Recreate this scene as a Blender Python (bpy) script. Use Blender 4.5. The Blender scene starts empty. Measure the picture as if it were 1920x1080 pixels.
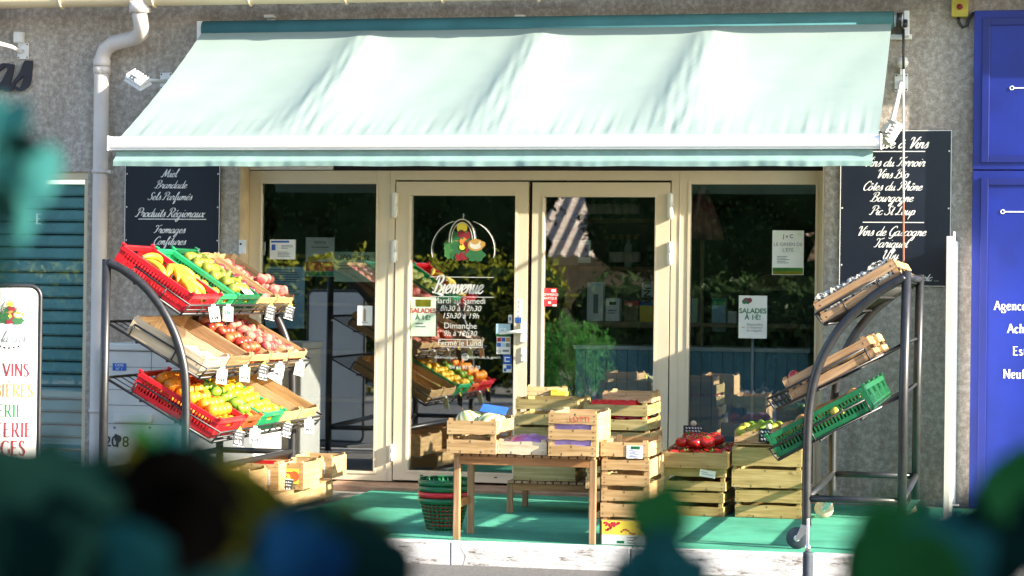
import bpy, math, random
import numpy as np
from mathutils import Vector, Matrix, Euler
R = math.radians
rnd = random.Random(7)
SC = bpy.context.scene
COL = SC.collection
# ------------------------------------------------------------------ camera
FPX = 4277.0
TH, PITCH, ROLL = R(12.4), 13 / 4277.0, 0.0122
CAM = Vector((0, -15.65, 1.38))
F0 = Vector((-math.sin(TH), math.cos(TH), 0)); R0 = Vector((math.cos(TH), math.sin(TH), 0)); U0 = Vector((0, 0, 1))
FW = F0 * math.cos(PITCH) + U0 * math.sin(PITCH)
UP = U0 * math.cos(PITCH) - F0 * math.sin(PITCH)
RT = R0 * math.cos(ROLL) + UP * math.sin(ROLL)
UC = UP * math.cos(ROLL) - R0 * math.sin(ROLL)
cd = bpy.data.cameras.new("camera"); cam = bpy.data.objects.new("camera", cd); COL.objects.link(cam)
cd.sensor_width = 36; cd.lens = FPX * 36 / 1920; cd.clip_start = 0.05; cd.clip_end = 2000
cd.dof.use_dof = True; cd.dof.focus_distance = 13.8; cd.dof.aperture_fstop = 4.0
m3 = Matrix((RT, UC, -FW)).transposed()
cam.matrix_world = Matrix.Translation(CAM) @ m3.to_4x4()
SC.camera = cam
# ------------------------------------------------------------------ light
SUN = Vector((1.0, -0.21, 0.41)).normalized()          # towards the sun
el = math.asin(SUN.z); az = math.atan2(SUN.x, SUN.y)
W = bpy.data.worlds.new("World"); SC.world = W; W.use_nodes = True
wn = W.node_tree.nodes; wl = W.node_tree.links
sky = wn.new("ShaderNodeTexSky"); sky.sky_type = 'NISHITA'; sky.sun_disc = False
sky.sun_elevation = el; sky.sun_rotation = az; sky.air_density = 1.0; sky.dust_density = 1.0; sky.ozone_density = 1.0
wl.new(sky.outputs[0], wn['Background'].inputs[0]); wn['Background'].inputs[1].default_value = 0.13
sl = bpy.data.lights.new("sun", 'SUN'); sl.energy = 5.0; sl.angle = R(0.5); sl.color = (1.0, 0.90, 0.74)
so = bpy.data.objects.new("sun", sl); COL.objects.link(so)
so.rotation_euler = SUN.to_track_quat('Z', 'Y').to_euler()
SC.view_settings.view_transform = 'Standard'; SC.view_settings.look = 'None'
SC.view_settings.exposure = 1.85; SC.view_settings.gamma = 1.0; SC.view_settings.use_curve_mapping = False
SC.render.engine = 'CYCLES'
SC.cycles.max_bounces = 8; SC.cycles.transparent_max_bounces = 12; SC.cycles.use_denoising = True

def ray(px, py):
    return FW + RT * ((px - 960) / FPX) - UC * ((py - 540) / FPX)
def P(px, py, Y):
    d = ray(px, py); t = (Y - CAM.y) / d.y
    return CAM + d * t
def PZ(px, py, Z):
    d = ray(px, py); t = (Z - CAM.z) / d.z
    return CAM + d * t
def PD(px, py, dist):
    return CAM + ray(px, py) * dist
def PXX(px, Y):                 # X of a pixel column at the horizon height in plane Y
    return P(px, 553, Y).x

# ------------------------------------------------------------------ mesh builder
class MB:
    def __init__(s): s.v = []; s.f = []; s.m = []; s.sm = []
    def add(s, vs, fs, mi=0, smooth=False, M=None):
        o = len(s.v)
        for p in vs:
            p = Vector(p)
            s.v.append(tuple(M @ p) if M is not None else tuple(p))
        for f in fs:
            s.f.append([o + i for i in f]); s.m.append(mi); s.sm.append(smooth)
        return s
    def box(s, c, d, mi=0, M=None):
        x, y, z = c; a, b, h = d[0] / 2, d[1] / 2, d[2] / 2
        vs = [(x-a,y-b,z-h),(x+a,y-b,z-h),(x+a,y+b,z-h),(x-a,y+b,z-h),(x-a,y-b,z+h),(x+a,y-b,z+h),(x+a,y+b,z+h),(x-a,y+b,z+h)]
        return s.add(vs, [(0,3,2,1),(4,5,6,7),(0,1,5,4),(1,2,6,5),(2,3,7,6),(3,0,4,7)], mi, False, M)
    def bx(s, x0, x1, y0, y1, z0, z1, mi=0, M=None):
        return s.box(((x0+x1)/2, (y0+y1)/2, (z0+z1)/2), (abs(x1-x0), abs(y1-y0), abs(z1-z0)), mi, M)
    def tube(s, pts, r, n=8, mi=0, closed=False, caps=True, M=None, flat=1.0):
        pts = [Vector(p) for p in pts]; k = len(pts)
        rr = r if isinstance(r, (list, tuple)) else [r] * k
        vs = []; prev = None
        for i in range(k):
            if closed: t = pts[(i+1) % k] - pts[i-1]
            else: t = pts[min(i+1, k-1)] - pts[max(i-1, 0)]
            t.normalize()
            if prev is None:
                a = Vector((0, 0, 1)) if abs(t.z) < .9 else Vector((1, 0, 0))
                u = t.cross(a).normalized()
            else:
                u = (prev - t * prev.dot(t)).normalized()
            prev = u; w = t.cross(u)
            for j in range(n):
                an = 2 * math.pi * j / n
                vs.append(pts[i] + u * (rr[i] * math.cos(an)) + w * (rr[i] * flat * math.sin(an)))
        fs = []
        for i in range(k if closed else k - 1):
            a = i * n; b = ((i+1) % k) * n
            for j in range(n):
                j2 = (j+1) % n
                fs.append((a+j, a+j2, b+j2, b+j))
        s.add(vs, fs, mi, True, M)
        if caps and not closed:
            o = len(s.v) - len(vs)
            s.f.append([o + j for j in range(n)][::-1]); s.m.append(mi); s.sm.append(False)
            s.f.append([o + (k-1)*n + j for j in range(n)]); s.m.append(mi); s.sm.append(False)
        return s
    def lathe(s, prof, n=20, mi=0, M=None, fn=None, smooth=True):
        vs = []
        for (r, z) in prof:
            for j in range(n):
                a = 2*math.pi*j/n
                rr = r * (fn(a, z) if fn else 1)
                vs.append((rr*math.cos(a), rr*math.sin(a), z))
        fs = []
        for i in range(len(prof)-1):
            for j in range(n):
                j2 = (j+1) % n
                fs.append((i*n+j, i*n+j2, (i+1)*n+j2, (i+1)*n+j))
        fs.append(tuple(range(n))[::-1]); fs.append(tuple((len(prof)-1)*n+j for j in range(n)))
        return s.add(vs, fs, mi, smooth, M)
    def prism(s, poly, y0, y1, mi=0, M=None):      # poly in (x,z), extruded along y
        n = len(poly)
        vs = [(x, y0, z) for x, z in poly] + [(x, y1, z) for x, z in poly]
        fs = [tuple(range(n)), tuple(range(2*n-1, n-1, -1))]
        for i in range(n):
            j = (i+1) % n
            fs.append((i, i+n, j+n, j))
        return s.add(vs, fs, mi, False, M)
    def disc(s, cx, cz, r, y, n=16, mi=0, sx=1.0, M=None):   # flat disc facing -y
        vs = [(cx, y, cz)] + [(cx + r*sx*math.cos(2*math.pi*i/n), y, cz + r*math.sin(2*math.pi*i/n)) for i in range(n)]
        return s.add(vs, [(0, 1+i, 1+(i+1) % n) for i in range(n)], mi, False, M)
    def mesh(s, name, mats):
        me = bpy.data.meshes.new(name)
        me.from_pydata(s.v, [], s.f)
        for m in (mats if isinstance(mats, (list, tuple)) else [mats]): me.materials.append(m)
        me.polygons.foreach_set('material_index', s.m)
        me.polygons.foreach_set('use_smooth', s.sm)
        me.update()
        return me
    def build(s, name, mats, parent=None, bevel=0.0, M=None):
        return link(name, s.mesh(name, mats), parent, bevel, M)

def link(name, me, parent=None, bevel=0.0, M=None):
    o = bpy.data.objects.new(name, me); COL.objects.link(o)
    if parent is not None: o.parent = parent
    if M is not None: o.matrix_basis = M
    if bevel:
        b = o.modifiers.new("bevel", 'BEVEL'); b.width = bevel; b.segments = 2; b.limit_method = 'ANGLE'
    return o
def tag(o, label, cat, group=None, kind=None):
    if label: o['label'] = label
    if cat: o['category'] = cat
    if group: o['group'] = group
    if kind: o['kind'] = kind
    return o
def struct(o): o['kind'] = 'structure'; return o
def thing(name, label, cat, M=None, group=None):
    o = bpy.data.objects.new(name, None); COL.objects.link(o); o.empty_display_size = .1
    if M is not None: o.matrix_basis = M if isinstance(M, Matrix) else Matrix.Translation(Vector(M))
    return tag(o, label, cat, group)
def T(x, y, z): return Matrix.Translation((x, y, z))
def RZ(a): return Matrix.Rotation(a, 4, 'Z')
def RY(a): return Matrix.Rotation(a, 4, 'Y')
def RX(a): return Matrix.Rotation(a, 4, 'X')

# ------------------------------------------------------------------ materials
MAT = {}
def nodes(name):
    m = bpy.data.materials.new(name); m.use_nodes = True; MAT[name] = m
    nt = m.node_tree
    return m, nt, nt.nodes, nt.links, nt.nodes['Principled BSDF']
def mapping(nt, scale=(1,1,1), coord='Object', rand=False):
    n, l = nt.nodes, nt.links
    tc = n.new('ShaderNodeTexCoord'); mp = n.new('ShaderNodeMapping'); mp.inputs['Scale'].default_value = scale
    l.new(tc.outputs[coord], mp.inputs['Vector'])
    if rand:
        oi = n.new('ShaderNodeObjectInfo'); mu = n.new('ShaderNodeMath'); mu.operation = 'MULTIPLY'; mu.inputs[1].default_value = 37.0
        l.new(oi.outputs['Random'], mu.inputs[0]); cx = n.new('ShaderNodeCombineXYZ')
        for i in range(3): l.new(mu.outputs[0], cx.inputs[i])
        l.new(cx.outputs[0], mp.inputs['Location'])
    return mp.outputs[0]
def noise(nt, vec, scale, detail=4, rough=.6, dist=0):
    t = nt.nodes.new('ShaderNodeTexNoise'); t.inputs['Scale'].default_value = scale; t.inputs['Detail'].default_value = detail
    t.inputs['Roughness'].default_value = rough; t.inputs['Distortion'].default_value = dist
    nt.links.new(vec, t.inputs['Vector']); return t.outputs[0]
def ramp(nt, fac, stops):
    r = nt.nodes.new('ShaderNodeValToRGB'); nt.links.new(fac, r.inputs[0])
    e = r.color_ramp.elements
    while len(e) < len(stops): e.new(.5)
    for el_, (p, c) in zip(e, stops):
        el_.position = p; el_.color = (*c, 1) if len(c) == 3 else c
    return r.outputs[0]
def mixc(nt, fac, a, b, mode='MIX'):
    m = nt.nodes.new('ShaderNodeMix'); m.data_type = 'RGBA'; m.blend_type = mode
    def put(sock, v):
        if isinstance(v, (int, float)): sock.default_value = v
        elif isinstance(v, tuple): sock.default_value = (*v, 1)
        else: nt.links.new(v, sock)
    put(m.inputs[0], fac); put(m.inputs[6], a); put(m.inputs[7], b)
    return m.outputs[2]
def bump(nt, p, h, strength=.3, dist=.01):
    b = nt.nodes.new('ShaderNodeBump'); b.inputs['Strength'].default_value = strength; b.inputs['Distance'].default_value = dist
    nt.links.new(h, b.inputs['Height']); nt.links.new(b.outputs[0], p.inputs['Normal'])
def simple(name, col, rough=.55, metal=0., var=.12, vscale=12., bmp=0., bscale=60., spec=.5, rand=True, col2=None, lo=.35, hi=.65, coat=0.):
    m, nt, n, l, p = nodes(name)
    v = mapping(nt, rand=rand)
    ns = noise(nt, v, vscale)
    c1 = tuple(max(0, c*(1-var)) for c in col); c2 = col2 or tuple(min(1, c*(1+var)) for c in col)
    l.new(ramp(nt, ns, [(lo, c1), (hi, c2)]), p.inputs['Base Color'])
    p.inputs['Roughness'].default_value = rough; p.inputs['Metallic'].default_value = metal
    p.inputs['Specular IOR Level'].default_value = spec; p.inputs['Coat Weight'].default_value = coat
    if bmp: bump(nt, p, noise(nt, v, bscale, 3), bmp, .004)
    return m

# stucco (roughcast) wall
m, nt, n, l, p = nodes('stucco'); v = mapping(nt)
n1 = noise(nt, v, 26, 5, .65); n2 = noise(nt, v, 110, 3, .7); n3 = noise(nt, v, 1.1, 4, .6); n4 = noise(nt, v, 9, 3, .6, .4)
c = ramp(nt, n1, [(.36, (.27, .235, .20)), (.49, (.47, .425, .38)), (.56, (.64, .60, .55)), (.62, (.80, .77, .73))])
c = mixc(nt, .55, c, ramp(nt, n2, [(.3, (.25, .22, .19)), (.7, (.62, .58, .54))]))
st_ = noise(nt, mapping(nt, (5, 1, .35)), 1.0, 5, .65); c = mixc(nt, .45, c, ramp(nt, st_, [(.36, (.55, .50, .45)), (.56, (1, 1, 1))]), 'MULTIPLY')
c = mixc(nt, .5, c, ramp(nt, n3, [(.35, (.62, .57, .52)), (.65, (1, .98, .95))]), 'MULTIPLY')
l.new(c, p.inputs['Base Color']); p.inputs['Roughness'].default_value = .95
mx = nt.nodes.new('ShaderNodeMath'); mx.operation = 'ADD'; l.new(n1, mx.inputs[0]); l.new(n2, mx.inputs[1])
bump(nt, p, mx.outputs[0], .55, .016)
STUCCO = m
simple('smooth_render', (.52, .43, .30), .9, var=.15, vscale=6, bmp=.2, bscale=120)
simple('pvc_cream', (.70, .595, .44), .35, var=.03, vscale=3)
simple('pvc_pipe', (.60, .55, .52), .5, var=.06, vscale=5, bmp=.05)
simple('gutter_beige', (.62, .52, .34), .5, var=.06, vscale=4)
simple('tile_step', (.34, .20, .13), .6, var=.25, vscale=8, bmp=.1)
simple('soffit', (.30, .25, .20), .9, var=.2, vscale=5)
simple('white_alu', (.80, .80, .80), .3, var=.03, vscale=3)
simple('white_metal', (.74, .74, .74), .35, var=.08, vscale=9)
simple('chrome', (.75, .76, .78), .22, metal=1., var=.05)
simple('dark_gap', (.012, .012, .014), .8)
simple('black_steel', (.018, .019, .022), .38, var=.25, vscale=30, spec=.6)
simple('black_wire', (.02, .02, .022), .4, var=.2)
simple('rubber', (.03, .04, .055), .7, var=.2)
simple('cream_rubber', (.55, .47, .34), .6, var=.1)
simple('sign_navy', (.010, .014, .026), .30, var=.2, vscale=2)
simple('letter_white', (.82, .82, .80), .5, var=.02)
simple('door_vinyl', (.55, .56, .53), .5, var=.03)
simple('vinyl_white', (.85, .86, .84), .5, var=.02)
simple('paper_white', (.70, .70, .66), .7, var=.05, vscale=8)
simple('tag_card', (.50, .50, .46), .7, var=.08, vscale=20)
simple('logo_red', (.22, .008, .02), .7)
simple('logo_green', (.02, .12, .04), .7)
simple('paper_blue', (.38, .56, .66), .7, var=.12, vscale=6)
simple('paper_green', (.55, .70, .52), .7, var=.1, vscale=8)
simple('paper_yellow', (.80, .62, .06), .7, var=.05)
simple('paper_red', (.62, .04, .05), .6, var=.1)
simple('paper_brown', (.33, .22, .16), .7, var=.1)
simple('ink', (.02, .02, .03), .7)
simple('ink_grey', (.16, .18, .2), .7)
simple('ink_green', (.02, .16, .06), .7)
simple('ink_red', (.45, .02, .03), .7)
simple('ink_blue', (.02, .10, .42), .6)
simple('ink_gold', (.42, .24, .06), .7)
simple('ink_maroon', (.22, .015, .03), .7)
simple('slate', (.025, .027, .03), .7, var=.3, vscale=40)
simple('blue_paint', (.006, .019, .235), .42, var=.2, vscale=2.2, bmp=.03)
simple('blue_paint_dark', (.006, .014, .17), .42, var=.12, vscale=3)
simple('shutter_teal', (.26, .52, .55), .45, var=.12, vscale=3)
simple('plastic_red', (.55, .012, .02), .35, var=.12, vscale=20)
simple('plastic_green', (.008, .125, .045), .35, var=.18, vscale=20)
simple('plastic_green_light', (.02, .33, .12), .35, var=.12, vscale=20)
simple('plastic_orange', (.62, .10, .03), .4, var=.1)
simple('freezer_white', (.56, .57, .55), .5, var=.08, vscale=2.5, bmp=.03)
simple('yellow_box', (.50, .42, .06), .5, var=.1)
simple('newsprint', (.60, .58, .52), .9, col2=(.05, .05, .05), vscale=55, lo=.47, hi=.55)
simple('lavender_paper', (.34, .24, .52), .8, var=.2, vscale=18, bmp=.4, bscale=25)
simple('pink_film', (.55, .07, .18), .3, col2=(.40, .20, .52), vscale=5, lo=.4, hi=.6)
simple('banana', (.66, .45, .02), .45, vscale=16, col2=(.50, .44, .03))
simple('banana_tip', (.06, .05, .02), .6)
simple('orange', (.70, .24, .01), .45, var=.08, vscale=10, bmp=.15, bscale=220)
simple('lemon', (.72, .42, .015), .42, var=.06, vscale=10, bmp=.12, bscale=200)
simple('lime', (.17, .30, .02), .42, var=.2, vscale=12, bmp=.1, bscale=200)
simple('pear', (.13, .17, .012), .55, col2=(.24, .25, .02), vscale=25)
simple('peach', (.30, .03, .035), .7, col2=(.60, .22, .15), vscale=14, lo=.42, hi=.62)
simple('plum', (.10, .012, .03), .4, col2=(.26, .04, .06), vscale=12)
simple('apple', (.36, .03, .02), .32, col2=(.60, .20, .06), vscale=10, lo=.45, hi=.68)
simple('garlic', (.75, .68, .58), .6, col2=(.62, .40, .38), vscale=14)
simple('tomato', (.38, .010, .010), .18, var=.2, vscale=7, coat=.3)
simple('calyx', (.06, .18, .03), .6)
simple('squash', (.62, .42, .04), .4, col2=(.24, .32, .05), vscale=14)
simple('onion', (.42, .22, .08), .5, var=.3, vscale=18)
simple('stem', (.10, .06, .03), .7)
simple('trunk', (.09, .065, .045), .9, var=.3, vscale=12, bmp=.5)
simple('shop_dark', (.10, .09, .085), .8, var=.2, vscale=2)
simple('shop_floor', (.12, .10, .09), .5, var=.15)
simple('counter_blue', (.20, .40, .52), .5, var=.08, vscale=3)
simple('shelf_wood', (.28, .19, .10), .6, var=.2, vscale=9)
simple('bottle_green', (.015, .06, .03), .12, var=.2)
simple('bottle_dark', (.02, .015, .015), .12, var=.2)
simple('parasol_pink', (.40, .16, .14), .8, var=.2, vscale=12)
simple('pot', (.30, .12, .06), .7, var=.15)

# wood, grain along x or y
def wood(name, axis, col, col2, dark=(.10, .055, .02)):
    m, nt, n, l, p = nodes(name)
    sc = {0: (3, 60, 60), 1: (60, 3, 60), 2: (60, 60, 3)}[axis]
    v = mapping(nt, sc, rand=True); v2 = mapping(nt, (1, 1, 1), rand=True)
    g = noise(nt, v, 1.0, 4, .65, .6); b = noise(nt, v2, 5, 3)
    c = ramp(nt, g, [(.25, tuple(x*.62 for x in col)), (.48, col), (.7, col2)])
    c = mixc(nt, .5, c, ramp(nt, b, [(.35, (.70, .64, .52)), (.65, (1, 1, 1))]), 'MULTIPLY')
    k = noise(nt, mapping(nt, tuple(12 if s == 60 else 5 for s in sc), rand=True), 1.0, 2)
    c = mixc(nt, ramp(nt, k, [(.70, (0, 0, 0)), (.76, (.8, .8, .8))]), c, dark)
    oi = n.new('ShaderNodeObjectInfo')
    c = mixc(nt, .8, c, ramp(nt, oi.outputs['Random'], [(0, (.74, .68, .56)), (.5, (.95, .9, .82)), (1, (1, 1, 1))]), 'MULTIPLY')
    l.new(c, p.inputs['Base Color']); p.inputs['Roughness'].default_value = .75; p.inputs['Specular IOR Level'].default_value = .25
    bump(nt, p, g, .25, .003)
    return m
for ax_n, nm_ in ((0, 'x'), (1, 'y'), (2, 'z')): wood('green_wood_'+nm_, ax_n, (.38, .30, .125), (.52, .42, .215)); wood('brown_wood_'+nm_, ax_n, (.36, .22, .12), (.50, .34, .20)); wood('pale_wood_'+nm_, ax_n, (.60, .50, .36), (.72, .63, .48))
WX = wood('crate_wood_x', 0, (.52, .35, .175), (.66, .49, .28))
WY = wood('crate_wood_y', 1, (.52, .35, .175), (.66, .49, .28))
WZ = wood('crate_wood_z', 2, (.52, .35, .175), (.66, .49, .28))
TWX = wood('table_wood_x', 0, (.33, .165, .07), (.44, .25, .12))
TWZ = wood('table_wood_z', 2, (.36, .22, .12), (.48, .32, .20))
NAIL = simple('nail', (.03, .028, .025), .6)

# carpet
m, nt, n, l, p = nodes('carpet_green'); v = mapping(nt)
a = noise(nt, v, 190, 2, .7); b = noise(nt, v, 2.2, 5, .65)
c = ramp(nt, a, [(.3, (.035, .23, .15)), (.7, (.13, .50, .35))])
c = mixc(nt, .75, c, ramp(nt, b, [(.36, (.50, .56, .55)), (.60, (1, 1, 1))]), 'MULTIPLY')
d_ = noise(nt, mapping(nt, (1, 2.2, 1)), 4.5, 6, .72, .6); c = mixc(nt, ramp(nt, d_, [(.58, (0, 0, 0)), (.70, (.5, .5, .5))]), c, (.20, .24, .20))
sp = noise(nt, v, 42, 2); c = mixc(nt, ramp(nt, sp, [(.70, (0, 0, 0)), (.74, (.8, .8, .8))]), c, (.10, .075, .05))
l.new(c, p.inputs['Base Color']); p.inputs['Roughness'].default_value = 1; p.inputs['Specular IOR Level'].default_value = .1
bump(nt, p, a, .8, .006)
# painted kerb
m, nt, n, l, p = nodes('kerb_paint'); v = mapping(nt); v2 = mapping(nt, (.6, 1, 2.4))
a = noise(nt, v2, 11, 6, .7); b = noise(nt, v, 60, 3, .7); g = noise(nt, mapping(nt, (.5, 1, 1.2)), 2.2, 5, .7, 1.2)
c = ramp(nt, a, [(.34, (.12, .10, .09)), (.41, (.50, .47, .45)), (.52, (.70, .68, .67))])
c = mixc(nt, ramp(nt, g, [(.66, (0, 0, 0)), (.74, (.4, .4, .4))]), c, (.16, .12, .09))
vo = n.new('ShaderNodeTexVoronoi'); vo.feature = 'DISTANCE_TO_EDGE'; vo.inputs['Scale'].default_value = 2.2
nz = n.new('ShaderNodeTexNoise'); nz.inputs['Scale'].default_value = 6; nz.inputs['Detail'].default_value = 6; l.new(v, nz.inputs['Vector'])
l.new(mixc(nt, .12, v, nz.outputs[1]), vo.inputs['Vector'])
c = mixc(nt, mixc(nt, ramp(nt, noise(nt, v, 3.1, 2), [(.5, (0, 0, 0)), (.62, (1, 1, 1))]), (0, 0, 0), ramp(nt, vo.outputs['Distance'], [(.003, (.7, .7, .7)), (.012, (0, 0, 0))])), c, (.07, .055, .05))
l.new(c, p.inputs['Base Color']); p.inputs['Roughness'].default_value = .9; bump(nt, p, a, .7, .012)
# asphalt / concrete
simple('asphalt', (.11, .105, .10), .95, var=.3, vscale=60, bmp=.5, bscale=160)
simple('concrete', (.19, .175, .155), .95, var=.3, vscale=7, bmp=.4, bscale=80)
simple('lawn', (.10, .22, .012), .9, col2=(.20, .34, .03), vscale=80, bmp=.9, bscale=150)
# awning fabric: thin, lets some light through
m, nt, n, l, p = nodes('awning_fabric'); v = mapping(nt)
a = noise(nt, v, 3, 4); w = noise(nt, mapping(nt, (220, 40, 40)), 1, 2)
c = ramp(nt, a, [(.35, (.30, .385, .358)), (.65, (.33, .41, .38))])
l.new(c, p.inputs['Base Color']); p.inputs['Roughness'].default_value = .85; p.inputs['Specular IOR Level'].default_value = .15
cr1 = noise(nt, mapping(nt, (34, 16, 16)), 1.0, 3, .6, .8); mk1 = noise(nt, mapping(nt, (1.6, 1, 1)), 1.0, 2)
bump(nt, p, mixc(nt, ramp(nt, mk1, [(.45, (0, 0, 0)), (.62, (1, 1, 1))]), w, cr1), .16, .004)
tr = n.new('ShaderNodeBsdfTranslucent'); tr.inputs[0].default_value = (.34, .44, .30, 1)
ms = n.new('ShaderNodeMixShader'); ms.inputs[0].default_value = .22
l.new(p.outputs[0], ms.inputs[1]); l.new(tr.outputs[0], ms.inputs[2]); l.new(ms.outputs[0], n['Material Output'].inputs[0])
simple('roller_cloth', (.045, .165, .19), .85, var=.12, vscale=4)  # same awning cloth, darkened to stand in for the eave's shade
simple('valance_cloth', (.20, .315, .29), .9, var=.10, vscale=8, bmp=.15, bscale=90)  # awning cloth again, darker to carry the shadow under the front bar
# window glass: mirror coat over clear pane
def glass(name, lo, hi, tint):
    m, nt, n, l, p = nodes(name)
    fr = n.new('ShaderNodeFresnel'); fr.inputs[0].default_value = 1.5
    mr = n.new('ShaderNodeMapRange'); mr.inputs[1].default_value = 0; mr.inputs[2].default_value = 1
    mr.inputs[3].default_value = lo; mr.inputs[4].default_value = hi
    l.new(fr.outputs[0], mr.inputs[0])
    t = n.new('ShaderNodeBsdfTransparent'); t.inputs[0].default_value = (*tint, 1)
    g = n.new('ShaderNodeBsdfGlossy'); g.inputs['Roughness'].default_value = .004; g.inputs[0].default_value = (.95, .98, 1, 1)
    b = n.new('ShaderNodeBump'); b.inputs['Strength'].default_value = .02; b.inputs['Distance'].default_value = .01
    l.new(noise(nt, mapping(nt), 2.0, 1), b.inputs['Height']); l.new(b.outputs[0], g.inputs['Normal'])
    ms = n.new('ShaderNodeMixShader'); l.new(mr.outputs[0], ms.inputs[0]); l.new(t.outputs[0], ms.inputs[1]); l.new(g.outputs[0], ms.inputs[2])
    l.new(ms.outputs[0], n['Material Output'].inputs[0]); return m
GLASS = glass('window_glass', .17, 1.0, (.90, .94, .94))
# melon with ribs handled by mesh; stripes by object angle
m, nt, n, l, p = nodes('melon'); tc = n.new('ShaderNodeTexCoord'); sp = n.new('ShaderNodeSeparateXYZ'); l.new(tc.outputs['Object'], sp.inputs[0])
at = n.new('ShaderNodeMath'); at.operation = 'ARCTAN2'; l.new(sp.outputs[1], at.inputs[0]); l.new(sp.outputs[0], at.inputs[1])
mu = n.new('ShaderNodeMath'); mu.operation = 'MULTIPLY'; mu.inputs[1].default_value = 10; l.new(at.outputs[0], mu.inputs[0])
cs = n.new('ShaderNodeMath'); cs.operation = 'COSINE'; l.new(mu.outputs[0], cs.inputs[0])
l.new(ramp(nt, cs.outputs[0], [(.0, (.20, .26, .08)), (.07, (.60, .56, .34)), (.9, (.70, .66, .46))]), p.inputs['Base Color']); p.inputs['Roughness'].default_value = .6
# leaves
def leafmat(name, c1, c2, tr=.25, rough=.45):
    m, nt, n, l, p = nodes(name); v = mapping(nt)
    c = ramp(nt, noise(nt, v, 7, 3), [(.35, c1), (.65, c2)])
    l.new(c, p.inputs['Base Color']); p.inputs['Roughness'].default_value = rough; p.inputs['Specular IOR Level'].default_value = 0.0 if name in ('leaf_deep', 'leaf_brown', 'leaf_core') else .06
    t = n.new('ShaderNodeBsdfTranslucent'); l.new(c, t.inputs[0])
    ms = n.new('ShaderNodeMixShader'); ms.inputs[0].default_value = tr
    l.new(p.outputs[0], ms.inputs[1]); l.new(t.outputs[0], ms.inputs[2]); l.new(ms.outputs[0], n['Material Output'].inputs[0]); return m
leafmat('leaf_hedge', (.20, .22, .02), (.38, .36, .04), .5)
leafmat('leaf_oleander', (.08, .27, .05), (.17, .42, .10), .5)
leafmat('leaf_teal_light', (.035, .17, .16), (.06, .26, .24), .3)  # teal leaf colour brightened to stand in for sun on the left sprig
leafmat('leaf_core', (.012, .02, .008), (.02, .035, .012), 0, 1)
leafmat('leaf_dark', (.025, .05, .015), (.06, .10, .03))
leafmat('leaf_bush', (.04, .13, .03), (.09, .24, .05))
leafmat('leaf_teal', (.010, .075, .075), (.018, .11, .11), .2, .5)
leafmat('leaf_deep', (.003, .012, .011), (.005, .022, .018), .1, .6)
leafmat('leaf_green', (.012, .085, .02), (.02, .12, .03), .2)
leafmat('leaf_olive', (.06, .062, .004), (.09, .085, .008), .2)
leafmat('leaf_blue', (.002, .018, .05), (.003, .03, .09), .2)
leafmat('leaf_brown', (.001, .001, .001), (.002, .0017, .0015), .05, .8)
m, nt, n, l, p = nodes('roof_tile'); v = mapping(nt)
l.new(ramp(nt, noise(nt, v, 6, 4), [(.3, (.32, .22, .17)), (.55, (.48, .38, .31)), (.75, (.62, .54, .47))]), p.inputs['Base Color']); p.inputs['Roughness'].default_value = .9
G = lambda k: MAT[k]
# ------------------------------------------------------------------ lettering
def wpart(mb, name, mats, root, bevel=0.0):
    return mb.build(name, mats, root, bevel, root.matrix_basis.inverted())
def catmull(pts, k=6):
    if len(pts) < 3: return [(pts[0][0] + (pts[-1][0]-pts[0][0])*i/k, pts[0][1] + (pts[-1][1]-pts[0][1])*i/k) for i in range(k+1)]
    q = [pts[0]] + list(pts) + [pts[-1]]; out = []
    for i in range(1, len(q)-2):
        p0, p1, p2, p3 = q[i-1], q[i], q[i+1], q[i+2]
        for j in range(k):
            t = j/k
            out.append(tuple(.5*((2*p1[a]) + (-p0[a]+p2[a])*t + (2*p0[a]-5*p1[a]+4*p2[a]-p3[a])*t*t + (-p0[a]+3*p1[a]-3*p2[a]+p3[a])*t**3) for a in (0, 1)))
    out.append(tuple(q[-2])); return out
_n = [[(.0,.6),(.15,1),(.2,.8),(.12,0)],[(.14,.2),(.35,.85),(.55,1),(.62,.7),(.58,.2),(.72,0),(.9,.25)]]
_bowl = [(.75,.8),(.5,1),(.15,.75),(.05,.3),(.25,0),(.6,.3),(.78,1)]
_P = [[(.45,1.8),(.3,.6),(.1,.05),(-.2,.2)],[(0,1.4),(.2,1.95),(.8,2.05),(1.1,1.6),(.85,1.05),(.45,1.0)]]
_u = [(0,.5),(.15,1),(.12,.4),(.25,0),(.5,.3),(.68,1)]
_C = [(1.0,1.6),(.95,1.95),(.65,2.0),(.2,1.4),(.08,.6),(.35,0),(.75,.1),(1.0,.4)]
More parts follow.
